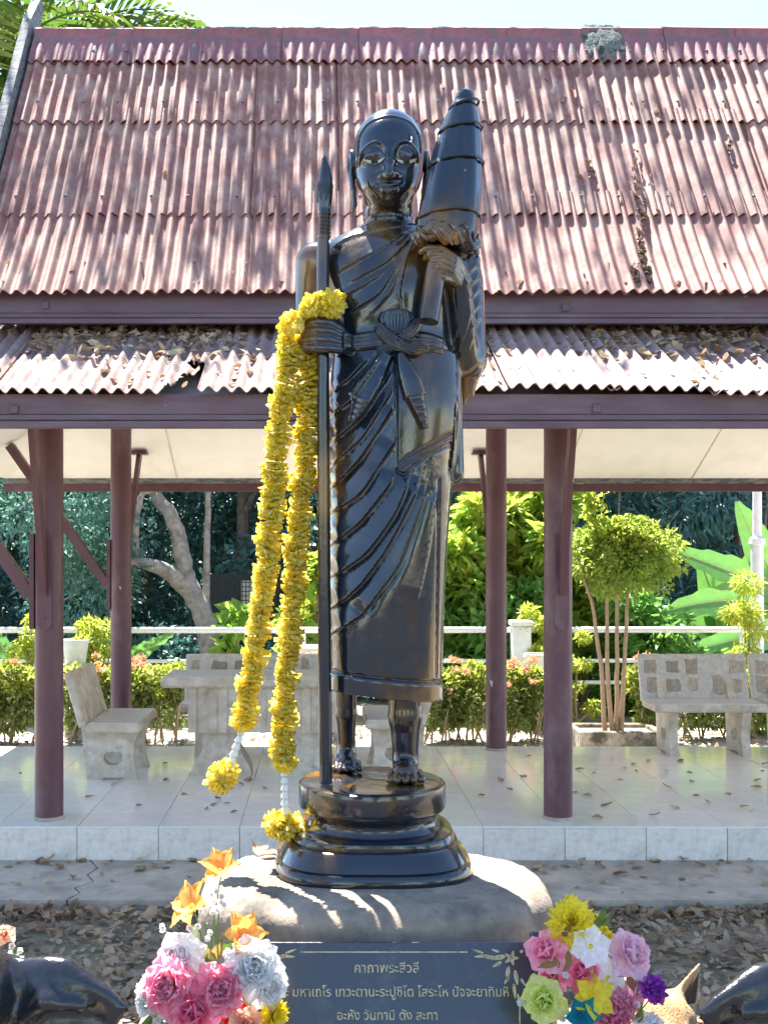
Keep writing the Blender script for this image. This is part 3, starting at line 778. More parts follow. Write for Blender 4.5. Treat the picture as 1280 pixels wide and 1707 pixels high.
# ears with long lobes
for sx, x in ((-1,585),(1,711)):
    Hd.ell(Q3(x,276,12), (6.5,27,16), 3); Hd.ell(Q3(x+sx*4,272,4), (4,18,8), 2, sub=True)
    Hd.chain([Q3(x-sx*1,296,8), Q3(x-sx*4,318,4), Q3(x-sx*6,340,2), Q3(x-sx*3,353,0)], [6.5,5.5,5,3], 3, (.8,1,1.3))
Hd.front()
X2, V2 = np.meshgrid(Hd.ax[0], Hd.ax[1], indexing='ij')
def ridge(pts, A, w):
    pts = np.array(pts, float); best = np.full(X2.shape, 1e9)
    tt = np.linspace(0, len(pts)-1, 40); k = np.arange(len(pts)); P2 = np.stack([np.interp(tt,k,pts[:,c]) for c in (0,1)],1)
    for _ in range(4): P2[1:-1] = .25*P2[:-2]+.5*P2[1:-1]+.25*P2[2:]
    for a, b in zip(P2, P2[1:]):
        ab = b-a; t = np.clip(((X2-a[0])*ab[0]+(V2-a[1])*ab[1])/(ab@ab+1e-9),0,1)
        best = np.minimum(best, np.hypot(X2-a[0]-t*ab[0], V2-a[1]-t*ab[1]))
    return A*np.exp(-(best/w)**2)
def qp(pts, d=-50): return [tuple(Q3(x,y,d)[:2]) for x,y in pts]
h2 = ridge(qp([(598,268),(601,253),(611,242),(624,237),(637,243),(644,256),(645,268)]), 3.6, 2.2)
h2 = np.maximum(h2, ridge(qp([(653,268),(654,256),(662,243),(676,237),(688,242),(697,253),(699,266)]), 3.6, 2.2))
h2 -= ridge(qp([(604,261),(612,251),(624,246),(635,251),(641,262)]), .7, 2.6); h2 -= ridge(qp([(658,262),(664,251),(676,246),(687,251),(694,260)]), .7, 2.6)
h2 -= ridge(qp([(626,305),(632,309),(640,312.5),(649,313.5),(659,312.5),(667,308.5),(673,303.5)],-60), 1.5, 1.1)
h2 -= ridge(qp([(596,262),(598,232),(612,213),(648,205),(684,213),(698,232),(700,258)],-20), 1.6, 1.6)
h2 += ridge(qp([(594,262),(595,230),(610,210),(648,202),(686,210),(701,230),(702,258)],-20), 1.2, 1.6)
h2 -= ridge(qp([(606,268),(615,273),(628,274),(640,269)],-55), 1.0, 1.3); h2 -= ridge(qp([(659,269),(671,274),(684,272),(694,265)],-55), 1.0, 1.3)
Hd.f -= (h2[:,:,None]*np.clip((0-Hd.d)/20,0,1)).astype(np.float32)
Hd.front()
head = link('head', Hd.mesh('head', M['lacquer']), statue)
def eye_patch(cx, pts_top, pts_bot, lift, name, m, n=12):
    V = []; Qf = []
    for i in range(n+1):
        t = i/n
        a = np.array([np.interp(t, np.linspace(0,1,len(pts_top)), [p[c] for p in pts_top]) for c in (0,1)])
        b = np.array([np.interp(t, np.linspace(0,1,len(pts_bot)), [p[c] for p in pts_bot]) for c in (0,1)])
        for j in range(4):
            p = a+(b-a)*j/3; q = Q3(p[0],p[1],-55); d = float(Hd.fdepth(q[0], q[1])); V.append((q[0], q[1], d-lift))
    for i in range(n):
        for j in range(3): Qf.append((i*4+j, i*4+j+1, (i+1)*4+j+1, (i+1)*4+j))
    return link(name, mesh(name, w2(np.array(V)), Qf, m, smooth=True), head)
eye_patch(0, [(605,263),(614,266.2),(624,268),(633,267),(641,264.5)], [(605,263.5),(614,270),(625,273.3),(634,271),(641,265)], 1.2, 'eye', M['eye_white'])
eye_patch(0, [(658,265.5),(666,267.4),(676,268),(685,266),(696,261.5)], [(658,266),(666,270.6),(676,273.3),(686,270.5),(696,262)], 1.2, 'eye', M['eye_white'])
eye_patch(0, [(618.5,266.9),(624,267.8),(629.5,267)], [(618.5,271.3),(624,273),(629.5,272)], 2.0, 'iris', M['eye_dark'], 6)
eye_patch(0, [(671.5,267.7),(677,267.9),(682.5,266.4)], [(671.5,272),(677,273.2),(682.5,271.6)], 2.0, 'iris', M['eye_dark'], 6)

# ---- belt, knot, sash tails: strips lying on the cloth
def strip(name, line, widths, height, nu=40, nw=14, par=statue, m='lacquer', base=1.0):
    """line: centre points seen on the statue's front; height(u, w) lifts it off the cloth, w from -1 to 1"""
    L_ = np.array(line, float); tt = np.linspace(0, len(L_)-1, nu); k = np.arange(len(L_))
    C = np.stack([np.interp(tt,k,L_[:,c]) for c in (0,1)],1)
    for _ in range(2): C[1:-1] = .25*C[:-2]+.5*C[1:-1]+.25*C[2:]
    Wd = np.interp(tt, k, widths); T = np.gradient(C, axis=0); T /= np.linalg.norm(T,axis=1)[:,None]; Nn = np.stack([-T[:,1],T[:,0]],1)
    V = []; Qf = []
    for i in range(nu):
        for j in range(nw):
            w_ = -1+2*j/(nw-1); p = C[i]+Nn[i]*w_*Wd[i]/2; q = Q3(p[0],p[1],-85)
            d = float(B.fdepth(q[0], q[1])); d = d if d == d else -40.
            e = (1-abs(w_)**6)*min(1, i/1.0, (nu-1-i)/1.0)
            V.append((q[0], q[1], d - (height(i/(nu-1), w_)*e) + 2.0*(1-e)))
    for i in range(nu-1):
        for j in range(nw-1): Qf.append((i*nw+j, (i+1)*nw+j, (i+1)*nw+j+1, i*nw+j+1))
    return link(name, mesh(name, w2(np.array(V)), Qf, M[m], smooth=True), par)
groove = lambda n: (lambda u, w: 6.5+1.5*abs(math.sin(w*math.pi*n/2)))
strip('belt', [(572,566),(600,566),(640,564),(680,566),(716,568),(742,572)], [34,34,36,40,38,34], groove(5), 48, 30)
strip('sash_tail', [(646,588),(630,616),(615,640),(600,667)], [26,36,44,46], lambda u,w: 14-3*w*w+2*u)
strip('sash_tail', [(664,590),(674,616),(684,640),(691,664)], [20,34,42,44], lambda u,w: 15-3*w*w+2*u)
def tassel(a, b, w0, w1, base):
    strip('tassel', [a, ((a[0]+b[0])/2,(a[1]+b[1])/2), b], [w0,(w0+w1)/2*1.05,w1], lambda u,w: base+ (1-w*w)*7*(1-.4*u) + 2.2*abs(math.sin(u*math.pi*4.5)), 60, 14)
tassel((603,664),(585,704),40,14,12); tassel((690,661),(708,716),38,12,13)
# the knot: a fan of pleats above, two wraps across
strip('knot_fan', [(662,560),(661,546),(661,530),(662,519),(662,514)], [30,54,66,56,34], lambda u,w: 15-6*u-3*w*w+2.0*abs(math.sin(w*math.pi*5.5)), 24, 70)
strip('knot_wrap', [(628,538),(640,556),(662,574),(690,584),(716,580)], [16,28,34,30,14], lambda u,w: 18-4*w*w+1.8*abs(math.sin(w*math.pi*3.2)) - 10*abs(u-.5)**2, 40, 40)
strip('knot_wrap', [(628,586),(648,580),(668,566),(690,546),(700,532)], [16,26,30,26,16], lambda u,w: 14-4*w*w+1.8*abs(math.sin(w*math.pi*3.2)) - 8*abs(u-.5)**2, 40, 40)

# ---- staff
def px_tube(name, pts, rad, n=14, par=statue, m='lacquer', smooth=True, cap=True):
    mb = MB(); W_ = w2(np.array([Q3(*p) for p in pts])); mb.tube([Vector(p) for p in W_], [r*SS for r in rad], n, cap)
    return mb.build(name, M[m], par, smooth)
st_pts = [(543.5,1306,-40),(541,1100,-55),(539.5,800,-58),(538.5,600,-60),(538,500,-60),(538.5,420,-60),(539.5,396,-60)]
px_tube('staff', st_pts, [10.5,10.5,10.2,10,10,10.5,10])
tip = [(539.5,397,-60)]; tr = [10.5]
for k in range(7):
    y = 394-6.2*k; tip += [(539.8+.2*k,y,-60),(539.9+.2*k,y-3,-60)]; tr += [11.2,9.6]
tip += [(541,346,-60),(541.5,330,-60),(542,312,-60),(542.5,296,-60),(542,282,-60),(541.5,272,-60),(541,258,-60)]; tr += [10.5,11.6,12.2,11.4,8.6,6,1.2]
brush = px_tube('staff_brush', tip, tr, 18)
for k in range(26):                                   # bristles
    a = 2*math.pi*k/26; rr = 11.0
    px_tube('bristle', [(541+rr*math.cos(a), 338-rng.uniform(0,20), -60+rr*math.sin(a)),(542+rr*1.05*math.cos(a), 310, -60+rr*math.sin(a)*1.05),(541.6+rr*.6*math.cos(a), 286-rng.uniform(0,8), -60+.6*rr*math.sin(a)),(541+rr*.25*math.cos(a)+rng.uniform(-2,2), 268-rng.uniform(-6,8), -60)], [1.5,1.9,1.4,.4], 5, par=brush)

# ---- rolled umbrella
ua, ub = np.array((742,402,-94.)), np.array((777,148,-58.))
def upt(t): p = ua+(ub-ua)*t; return p
tab = [(0,47),(.08,48.5),(.20,48),(.34,45.5),(.48,41.5),(.60,37),(.72,31.5),(.82,25.5),(.90,19),(.925,16),(.93,17),(.95,14.5),(.955,15),(.975,11),(.98,11),(1.0,4)]
W_ = []
mbu = MB(); rings = []
axis = Vector(w2(np.array([Q3(*ub)]))[0]) - Vector(w2(np.array([Q3(*ua)]))[0]); axn = axis.normalized()
ax1 = Vector((1,0,0)); ax1 = (ax1-axn*ax1.dot(axn)).normalized(); ax2 = axn.cross(ax1)
nU = 40
for t in np.concatenate([np.linspace(0,.9,26), [.925,.932,.95,.957,.975,.98,1.0]]):
    r = np.interp(t, [a for a,_ in tab], [b for _,b in tab]); c = Vector(w2(np.array([Q3(*upt(t))]))[0]); rg = []
    for k in range(nU):
        th = 2*math.pi*k/nU; pleat = 1+.028*math.cos(9*th + 3.2*t)*(1 if t < .9 else 0)
        rg.append(c+(ax1*math.cos(th)+ax2*math.sin(th)*.82)*r*SS*pleat)
    rings.append(rg)
mbu.rings(rings); umb = mbu.build('umbrella', M['lacquer'], statue, True)
for t in (.12,.47,.70,.865):                       # cords bound round it
    c = Vector(w2(np.array([Q3(*upt(t))]))[0]); r = np.interp(t, [a for a,_ in tab], [b for _,b in tab])*1.04*SS
    pts = [c+(ax1*math.cos(th)+ax2*math.sin(th)*.84)*r + axn*(.02*math.cos(th)+.012) for th in np.linspace(0,2*math.pi,33)]
    MB().tube(pts, 2.3*SS, 7).build('cord', M['lacquer'], umb, True)
# gathered rim of the cloth
mb = MB(); rings = []
for j, (t, ro) in enumerate(((.06,1.0),(.03,1.13),(-.01,1.17),(-.045,1.08),(-.06,.8),(-.04,.55))):
    c = Vector(w2(np.array([Q3(*upt(t))]))[0]); rg = []
    for k in range(72):
        th = 2*math.pi*k/72; wob = 1+.06*math.sin(6*th+1.5*j)+.03*math.sin(11*th-j)
        rg.append(c+(ax1*math.cos(th)+ax2*math.sin(th)*.82)*46*SS*ro*wob + axn*SS*(3*math.sin(5*th)+2*math.sin(11*th+j)))
    rings.append(rg)
mb.rings(rings, cap=True); mb.build('gathered_rim', M['lacquer'], umb, True)
for k in range(16):
    th0 = k*2*math.pi/16; c = Vector(w2(np.array([Q3(*upt(-.005))]))[0]); pts = []
    for q in range(9):
        th = th0+q*.075; pts.append(c+(ax1*math.cos(th)+ax2*math.sin(th)*.82)*46*SS*(1.12+.06*math.sin(q*.8+k)) + axn*SS*(14-4.0*q+4*math.sin(k*2.1)))
    MB().tube(pts, [s*SS for s in (1,2.6,3.2,3.4,3.4,3.2,3,2.4,1)], 6).build('ruffle', M['lacquer'], umb, True)
px_tube('handle', [(733,420,-98),(726,450,-104),(720,495,-110),(713.5,536,-116)], [15,15.5,16,16.2], 18, par=umb)

# ---- round base with stepped plinth
def sring(lv, a, b, ex, n=72, rot=0):
    o = []
    for k in range(n):
        th = 2*math.pi*k/n; c, s_ = math.cos(th), math.sin(th)
        o.append((a*SS*math.copysign(abs(c)**(2/ex), c), b*SS*math.copysign(abs(s_)**(2/ex), s_), -lv*SS))
    return o
disc = [(0,60,60,2),(0,112,112,2),(.5,118,118,2),(3,121.5,121.5,2),(8,122.5,122.5,2),(38,122.5,122.5,2),(43,120,120,2),(47,115,115,2),(50,110,110,2),(56,107,107,2),(66,108,108,2.1),(72,113,113,2.2),(75,120,118,2.3)]
MB().rings([sring(*r) for r in disc][::-1]).build('round_base', M['lacquer'], statue, True)
tiers = [(70,100,100,2.2),(74,126,124,2.6),(76,131,129,2.7),(84,134,131,2.8),(88,133,130,2.8),(89,137,134,2.9),(93,140,137,3),(116,152,146,3.2),(118,151,145,3.2),(119,157,150,3.3),(122,159,152,3.3),(133,162,155,3.3),(135.5,161,154,3.3)]
MB().rings([sring(*r) for r in tiers][::-1]).build('stepped_plinth', M['lacquer'], statue, True)
# ------------------------------------------------------------------ concrete block under the statue
blk = empty('concrete_block', (STX, SD-80*SS, 0)); tag(blk, 'rounded grey concrete block carrying the black statue', 'plinth')
ztop = CZ-507*SS
def bring(z, a, b, ex=2.7, n=96, wob=.004):
    o = []
    for k in range(n):
        th = 2*math.pi*k/n; c, s_ = math.cos(th), math.sin(th)
        w_ = 1 + wob*math.sin(3*th+z*9)+wob*.6*math.sin(11*th+z*23)
        o.append((a*SS*w_*math.copysign(abs(c)**(2/ex), c), b*SS*w_*math.copysign(abs(s_)**(2/ex), s_), z + .002*math.sin(5*th)))
    return o
prof = [(ztop-.001,150,80),(ztop-.001,228,140),(ztop-.004,243,154),(ztop-.012,257,167),(ztop-.026,267,177),(ztop-.045,274,184),(ztop-.08,278,187),(ztop-.25,281,189),(.31,284,192),(.30,284,192)]
prof_s = []
for (z0_,a0,b0),(z1_,a1,b1) in zip(prof, prof[1:]):
    nn = 10 if abs(z1_-z0_) > .1 else (5 if a1-a0 > 30 else 2)
    for i in range(nn): prof_s.append((z0_+(z1_-z0_)*i/nn, a0+(a1-a0)*i/nn, b0+(b1-b0)*i/nn))
prof_s.append(prof[-1])
bb = MB().rings([bring(*p, n=200) for p in prof_s][::-1])
from mathutils import noise as mnoise
def rough(v):
    p = Vector(v); d = mnoise.fractal(p*7, 1.0, 2.0, 5)*.006 + mnoise.fractal(p*28, 1.0, 2.0, 3)*.0022; c = mnoise.noise(p*11+Vector((3,1,7)))
    if c > .52: d -= (c-.52)*.05
    r_ = Vector((p.x,p.y,0)); r_ = r_.normalized() if r_.length > .01 else Vector((0,0,1)); k = min(1, max(0, (ztop-p.z)/.03)); n_ = (r_*k+Vector((0,0,1-k))).normalized()
    return tuple(p+n_*d*(.4 if k < .2 else 1))
bb.v = [rough(v) for v in bb.v]
bb.build('block', M['block'], blk, True)
MB().box((-.78,-.66,-.02),(.78,.40,.302),.02).build('step', M['block'], blk)

# ------------------------------------------------------------------ plaque
PT, PD = R(24), 2.905                        # lean and distance of its upper edge
ptop = P(667, 1571, PD); pw = 0.700; ph = 0.46
plq = empty('plaque', (ptop.x, ptop.y, ptop.z)); plq.rotation_euler = (-PT, 0, 0)
tag(plq, 'dark polished granite plaque with gold Thai lettering leaning on the concrete block', 'plaque')
M['granite'] = mat('dark_granite', (0.040,0.046,0.052), 0.2, var=0.35, scale=90, rvar=0.08, spec=0.7, dirt=((0.10,0.105,0.105), 9, .55, .8))
M['granite_edge'] = mat('granite_frame', (0.05,0.058,0.068), 0.3, var=0.2, scale=80)
M['gold'] = mat('gold_paint', (0.50,0.42,0.22), 0.5, var=0.4, scale=90, dirt=((.16,.14,.09), 60, .52, .62))
MB().box((-pw/2,0,-ph),(pw/2,.022,0),.002).build('slab', M['granite'], plq)
for s_ in (-1,1):
    x0 = s_*(pw/2+.004); x1 = s_*(pw/2+.032)
    MB().box((min(x0,x1),-.006,-ph),(max(x0,x1),.03,.026),.003).build('frame_post', M['granite_edge'], plq)
import mathutils
pl_m = Matrix.Translation(ptop) @ Matrix.Rotation(-PT, 4, 'X'); pl_i = pl_m.inverted()
def on_plaque(px, py):
    n = pl_m.to_3x3() @ Vector((0,-1,0)); d = P(px,py,1.0)-cam.location
    t = (ptop-cam.location).dot(n)/d.dot(n); q = pl_i @ (cam.location+d*t); return q.x, q.z
def text(body, px0, px1, pyb, hpx, name='lettering'):
    cu = bpy.data.curves.new(name, 'FONT'); cu.body = body; cu.size = 1; cu.align_x = 'LEFT'; cu.extrude = .004; cu.offset = .006; cu.resolution_u = 3
    o = bpy.data.objects.new(name, cu); COL.objects.link(o)
    bpy.context.view_layer.update()
    dg = bpy.context.evaluated_depsgraph_get(); me = bpy.data.meshes.new_from_object(o.evaluated_get(dg))
    COL.objects.unlink(o); bpy.data.objects.remove(o)
    co = np.array([v.co for v in me.vertices]); 
    if len(co) == 0: return None
    a = on_plaque(px0, pyb); b = on_plaque(px1, pyb); top = on_plaque(px0, pyb-hpx)
    sx = (b[0]-a[0])/(co[:,0].max()-co[:,0].min()); sz = (top[1]-a[1])/0.62
    V = np.zeros_like(co); V[:,0] = a[0]+(co[:,0]-co[:,0].min())*sx; V[:,2] = a[1]+co[:,1]*sz; V[:,1] = -.0012-co[:,2]*.25
    me.vertices.foreach_set('co', V.astype(np.float32).ravel()); me.materials.clear(); me.materials.append(M['gold']); me.update(); me.name = name
    return link(name, me, plq)
text('คาถาพระสีวลี', 591, 698, 1622, 14)
text('สีวะลี จะ มหาเถโร เทวะตานะระปูชิโต โสระโห ปัจจะยาทิมหิ', 420, 848, 1662, 14)
text('อะหัง วันทามิ ตัง สะทา', 562, 729, 1701, 14)
def flat_shape(polys, name, par, m, y=-.0015):
    mb = MB()
    for pts in polys:
        n = len(pts); mb.add([(x,y,z) for x,z in pts], [tuple(range(n))])
    return mb.build(name, m, par)
def line_px(x0,y0,x1,y1,w):
    a = on_plaque(x0,y0); b = on_plaque(x1,y1); d = Vector((b[0]-a[0],b[1]-a[1])); n = Vector((-d.y,d.x)).normalized()*w/2
    return [(a[0]+n.x,a[1]+n.y),(b[0]+n.x,b[1]+n.y),(b[0]-n.x,b[1]-n.y),(a[0]-n.x,a[1]-n.y)]
def leaf_px(cx, cy, ang, L_, w_):
    o = []
    for k in range(12):
        t = k/12*2*math.pi; r_ = math.cos(t); u = (1-math.cos(t))/2*L_; v = math.sin(t)*w_/2*(1-.55*(1-math.cos(t))/2)
        o.append(on_plaque(cx+u*math.cos(ang)-v*math.sin(ang), cy+u*math.sin(ang)+v*math.cos(ang)))
    return o
flat_shape([line_px(502,1588,779,1588,.0035)], 'border_line', plq, M['gold'])
flat_shape([line_px(866,1676,866,1790,.0035)], 'border_line', plq, M['gold'])
for mir in (False, True):
    f = (lambda x: 640+(640-x)+1) if mir else (lambda x: x)
    ps = []
    for cx, cy, a, L_, w_ in ((852,1598,0,13,8),(852,1598,72,13,8),(852,1598,144,13,8),(852,1598,216,13,8),(852,1598,288,13,8),
                              (842,1595,170,26,11),(826,1598,188,24,9),(836,1604,150,18,8),(815,1594,176,26,7),(806,1590,200,20,5),(848,1612,100,24,10),(858,1618,80,26,10),(856,1640,84,26,8),(862,1656,78,28,6),(848,1628,120,16,7),(868,1632,60,14,6),(832,1588,200,14,6),(866,1588,-20,8,7)):
        aa = R(a); aa = math.pi-aa if mir else aa
        ps.append(leaf_px(f(cx), cy, aa, L_, w_))
    flat_shape(ps, 'corner_ornament', plq, M['gold'])

# ------------------------------------------------------------------ flowers
def petal(L_, Wd, cup=.2, curl=.3, tip=.6, nu=5, nw=4, ruf=0.0, r=rng):
    """rows of points: base at origin, grows along +Y, cupped upward"""
    V = []; Qf = []; ph = r.uniform(0,6)
    for i in range(nu+1):
        u = i/nu
        if tip >= 1: prof = (.28+.72*math.sin(math.pi/2*min(1,u/.62)))*(1 if u < .8 else math.sqrt(max(.10, 1-((u-.8)/.215)**2)))
        else: prof = max(.10, math.sin(math.pi*min(1,(u**.75)*.97+.04))**(.45 if tip > .7 else .8))
        for j in range(nw+1):
            w_ = -1+2*j/nw
            x = w_*Wd/2*prof; y = L_*u*(1-.12*abs(w_)**2*u); z = L_*(cup*u*u*.5 - curl*u**3*.5) + cup*Wd*w_*w_*.5*prof + ruf*L_*u*math.sin(w_*6+ph)*.25
            V.append((x,y,z))
    n = nw+1
    for i in range(nu):
        for j in range(nw): Qf.append((i*n+j, i*n+j+1, (i+1)*n+j+1, (i+1)*n+j))
    return V, Qf
def blossom(name, layers, m, seed=0, centre=None):
    """layers: (count, rise in degrees, length, width, cup, curl, tip, ruffle, base height)"""
    r = random.Random(seed); mb = MB()
    for li, (n, rise, L_, Wd, cup, curl, tip, ruf, z0) in enumerate(layers):
        off = r.uniform(0,6)
        for k in range(n):
            V, Qf = petal(L_*r.uniform(.88,1.1), Wd*r.uniform(.9,1.1), cup, curl*r.uniform(.6,1.4), tip, 6, 6 if n < 10 else 4, ruf, r)
            mx = Matrix.Translation((0,0,z0)) @ Matrix.Rotation(off+2*math.pi*k/n+r.uniform(-.15,.15), 4, 'Z') @ Matrix.Rotation(R(rise+r.uniform(-8,8)), 4, 'X')
            mb.add([mx @ Vector(v) for v in V], Qf)
    return mb.mesh(name, m, True)
def fm(name, c, c2=None, t=.35, sc=30): return mat(name, c, .6, var=.18, scale=3.0, col2=c2, mix=(.35,.65), trans=max(t,.5), obj_var=.05)
M['f_white'] = fm('white_silk', (.93,.92,.91)); M['f_pink'] = fm('pink_silk', (.95,.31,.46), (.97,.54,.63)); M['f_hot'] = fm('hot_pink_silk', (.94,.22,.40),(.96,.40,.54))
M['f_lpink'] = fm('pale_pink_silk', (.93,.56,.68),(.94,.70,.78)); M['f_orange'] = fm('orange_silk', (.92,.42,.05),(.94,.56,.18)); M['f_yellow'] = fm('yellow_silk', (.95,.76,.02),(.96,.84,.10))
M['f_ygreen'] = fm('lemon_silk', (.74,.82,.20),(.84,.88,.36)); M['f_teal'] = fm('turquoise_silk', (.006,.22,.34),(.01,.30,.42)); M['f_purple'] = fm('purple_silk', (.40,.03,.55),(.52,.12,.62))
M['f_red'] = fm('red_silk', (.62,.02,.02)); M['f_peach'] = fm('peach_silk', (.85,.50,.36)); M['f_leaf'] = fm('silk_leaf', (.10,.22,.05),(.20,.26,.06)); M['f_olive'] = fm('faded_silk_leaf', (.26,.25,.07),(.34,.24,.08))
M['f_brown'] = fm('dry_silk_leaf', (.24,.14,.06),(.34,.22,.09)); M['f_stem'] = mat('green_stem', (.10,.24,.06), .5, var=.15, scale=20); M['f_garland'] = mat('garland_yellow', (.98,.79,.05), .6, var=.12, scale=1.6, col2=(.98,.89,.30), mix=(.40,.62), trans=.62, obj_var=.08)
PEONY = [(7,4,1.05,.85,.35,.35,1,.3,0),(8,22,.98,.78,.4,.25,1,.35,.03),(8,38,.88,.7,.45,.15,1,.4,.05),(8,52,.76,.6,.5,.1,1,.45,.07),(7,66,.62,.5,.5,.05,1,.5,.08),(6,80,.5,.4,.5,0,1,.5,.08)]
ROSE = [(5,8,1.0,.95,.35,.5,1,.2,0),(5,36,.86,.85,.6,.35,1,.15,.03),(5,58,.72,.75,.8,.2,1,.1,.05),(4,74,.60,.55,.9,.1,1,.1,.06),(3,84,.52,.4,1.0,0,1,.1,.06)]
LILY = [(6,30,1.0,.66,.3,.6,.8,.12,0)]
CHRYS = [(24,4,1.0,.30,.2,.2,1,.1,0),(22,18,.96,.29,.2,.15,1,.1,.03),(20,34,.88,.27,.2,.1,1,.1,.05),(16,52,.74,.25,.2,.05,1,.1,.06),(10,70,.55,.22,.2,.05,1,.1,.06)]
CARN = [(12,10,1.0,.55,.15,.1,1,.9,0),(12,34,.88,.5,.15,.05,1,.95,.03),(10,56,.74,.45,.15,0,1,.95,.05),(8,74,.6,.4,.15,0,1,.9,.06)]
DAFF = [(6,4,1.0,.74,.15,.15,1,.1,0)]
TEAL = [(6,30,1.0,.6,.4,.1,.7,.1,0),(4,70,.6,.4,.5,0,.7,.1,.02)]
meshes = {}
def fmesh(kind, m, seed):
    k = (kind, m, seed)
    if k not in meshes:
        tab = {'peony':PEONY,'rose':ROSE,'lily':LILY,'chrysanthemum':CHRYS,'carnation':CARN,'daffodil':DAFF,'open_flower':TEAL}[kind]
        meshes[k] = blossom(kind, tab, M[m], seed)
    return meshes[k]
petal_m = {}
def facing(v, roll=0.0): return (Vector(v).to_track_quat('Z','Y') @ Euler((0,0,roll)).to_quaternion()).to_euler()
def flower(par, kind, m, px, py, rpx, D, face=(0,-1,.45), seed=None, stem_to=None):
    p = P(px,py,D) - par.location; s = rpx/F*D
    if kind in ('lily','daffodil','open_flower'):           # petals that can be picked apart
        tab = {'lily':LILY,'daffodil':DAFF,'open_flower':TEAL}[kind]
        n, rise, L_, Wd, cup, curl, tip, ruf, z0 = tab[0]
        o = MB().tube([(0,0,-.12),(0,0,.02),(0,0,.12)], [.09,.13,.05], 8).build(kind, M['f_yellow' if kind != 'open_flower' else m], par, True)
        key = (kind, m)
        if key not in petal_m:
            V, Qf = petal(L_, Wd, cup, curl, tip, 6, 4, ruf); petal_m[key] = mesh('petal', V, Qf, M[m], True)
        for k in range(n):
            link('petal', petal_m[key], o, (0,0,0), (Matrix.Rotation(2*math.pi*k/n+rng.uniform(-.1,.1),3,'Z') @ Matrix.Rotation(R(rise+rng.uniform(-12,12)),3,'X')).to_euler())
    else:
        o = link(kind, fmesh(kind, m, seed if seed is not None else rng.randrange(3)), par)
    o.location = p; o.scale = (s,s,s); o.rotation_euler = facing(face, rng.uniform(0,6))
    return o
def stem(par, px0, py0, px1, py1, D, r=.0022, bend=.01):
    a = P(px0,py0,D)-par.location; b = P(px1,py1,D+.02)-par.location; m_ = (a+b)/2+Vector((rng.uniform(-1,1)*bend,bend,0))
    MB().tube([b,m_,a], [r*1.2,r,r*.8], 6).build('stem', M['f_stem'], par, True)
leafV = petal(1, .42, .2, .35, .45, 6, 4, .1); 
leaf_me = {k: mesh('leaf', leafV[0], leafV[1], M[k], True) for k in ('f_leaf','f_olive','f_brown')}
def fleaf(par, px, py, Lpx, ang, D, m='f_leaf', out=-.3):
    p = P(px,py,D)-par.location; s = Lpx/F*D
    o = link('leaf', leaf_me[m], par, p); o.scale = (s,s,s)
    y = Vector((math.cos(R(ang)), out, math.sin(R(ang)))).normalized(); z = Vector((0,-1,.3)); z = (z-y*z.dot(y)).normalized(); x = y.cross(z)
    o.rotation_euler = Matrix((x,y,z)).transposed().to_euler()
def tiny(par, pts, D, r=.007, m='f_white'):
    for px, py in pts:
        p = P(px,py,D)-par.location
        o = link('filler_blossom', fmesh('daff_tiny' if False else 'rose', m, 1), par, p, facing((rng.uniform(-.6,.6),-1,rng.uniform(0,1)))); o.scale = (r*1.1,)*3
def vase(par, x, y, z0, z1, r, m):
    rs = []
    for t, k in ((0,.62),(.05,.7),(.35,1),(.6,.92),(.85,.6),(.95,.62),(1,.75)):
        rs.append([(x+r*k*math.cos(a), y+r*k*math.sin(a), z0+(z1-z0)*t) for a in np.linspace(0,2*math.pi,25)[:-1]])
    MB().rings(rs).build('vase', m, par, True)
M['vase'] = mat('white_vase', (.72,.72,.70), .2)
BD = 2.74
b1 = empty('flower_bouquet', P(355,1600,BD)*1.0); b1.location.z = .302
tag(b1, 'artificial bouquet with orange lilies above pink and white blooms, beside the plaque', 'bouquet')
vase(b1, 0, .02, 0, .32, .075, M['vase'])
for a in ((368,1452,42,BD+.03,(-.1,-.55,.9)),(322,1512,50,BD+.01,(-.75,-.5,.75)),(404,1562,46,BD,(.35,-.8,.6))): flower(b1,'lily','f_orange',*a)
for a in ((304,1598,46,BD,(-.4,-1,.5)),(420,1612,50,BD-.03,(.2,-1,.4)),(262,1662,40,BD,(-.8,-.8,.2)),(440,1640,42,BD-.02,(.7,-.9,0)),(285,1712,36,BD-.03,(-.4,-1,0))): flower(b1,'peony','f_white',*a)
flower(b1,'peony','f_pink',288,1642,52,BD-.05,(-.35,-1,.35)); flower(b1,'peony','f_pink',366,1650,50,BD-.06,(.2,-1,.35)); flower(b1,'rose','f_hot',326,1686,54,BD-.07,(-.1,-1,.2))
flower(b1,'chrysanthemum','f_yellow',452,1692,34,BD-.02,(.8,-.7,.1)); flower(b1,'rose','f_red',392,1692,28,BD-.03,(.1,-1,.1)); flower(b1,'rose','f_peach',412,1712,36,BD-.06,(.1,-1,.3)); flower(b1,'chrysanthemum','f_yellow',440,1722,30,BD-.03,(.5,-1,-.1))
stem(b1,368,1462,350,1640,BD+.03); stem(b1,325,1520,345,1640,BD+.02); stem(b1,356,1515,352,1640,BD+.01); stem(b1,364,1512,356,1640,BD+.01); stem(b1,345,1540,350,1640,BD+.02); stem(b1,404,1570,370,1660,BD+.01); stem(b1,273,1546,335,1640,BD+.02,bend=.03)
tiny(b1, [(352,1492),(362,1487),(370,1496),(358,1503),(368,1506),(350,1512),(362,1516),(374,1510),(355,1522),(366,1520),(335,1520),(330,1546),(316,1548),(320,1552),(270,1545),(272,1552),(350,1556),(346,1566),(376,1592),(380,1586),(392,1578),(288,1566),(300,1562)], BD+.0, .0085)
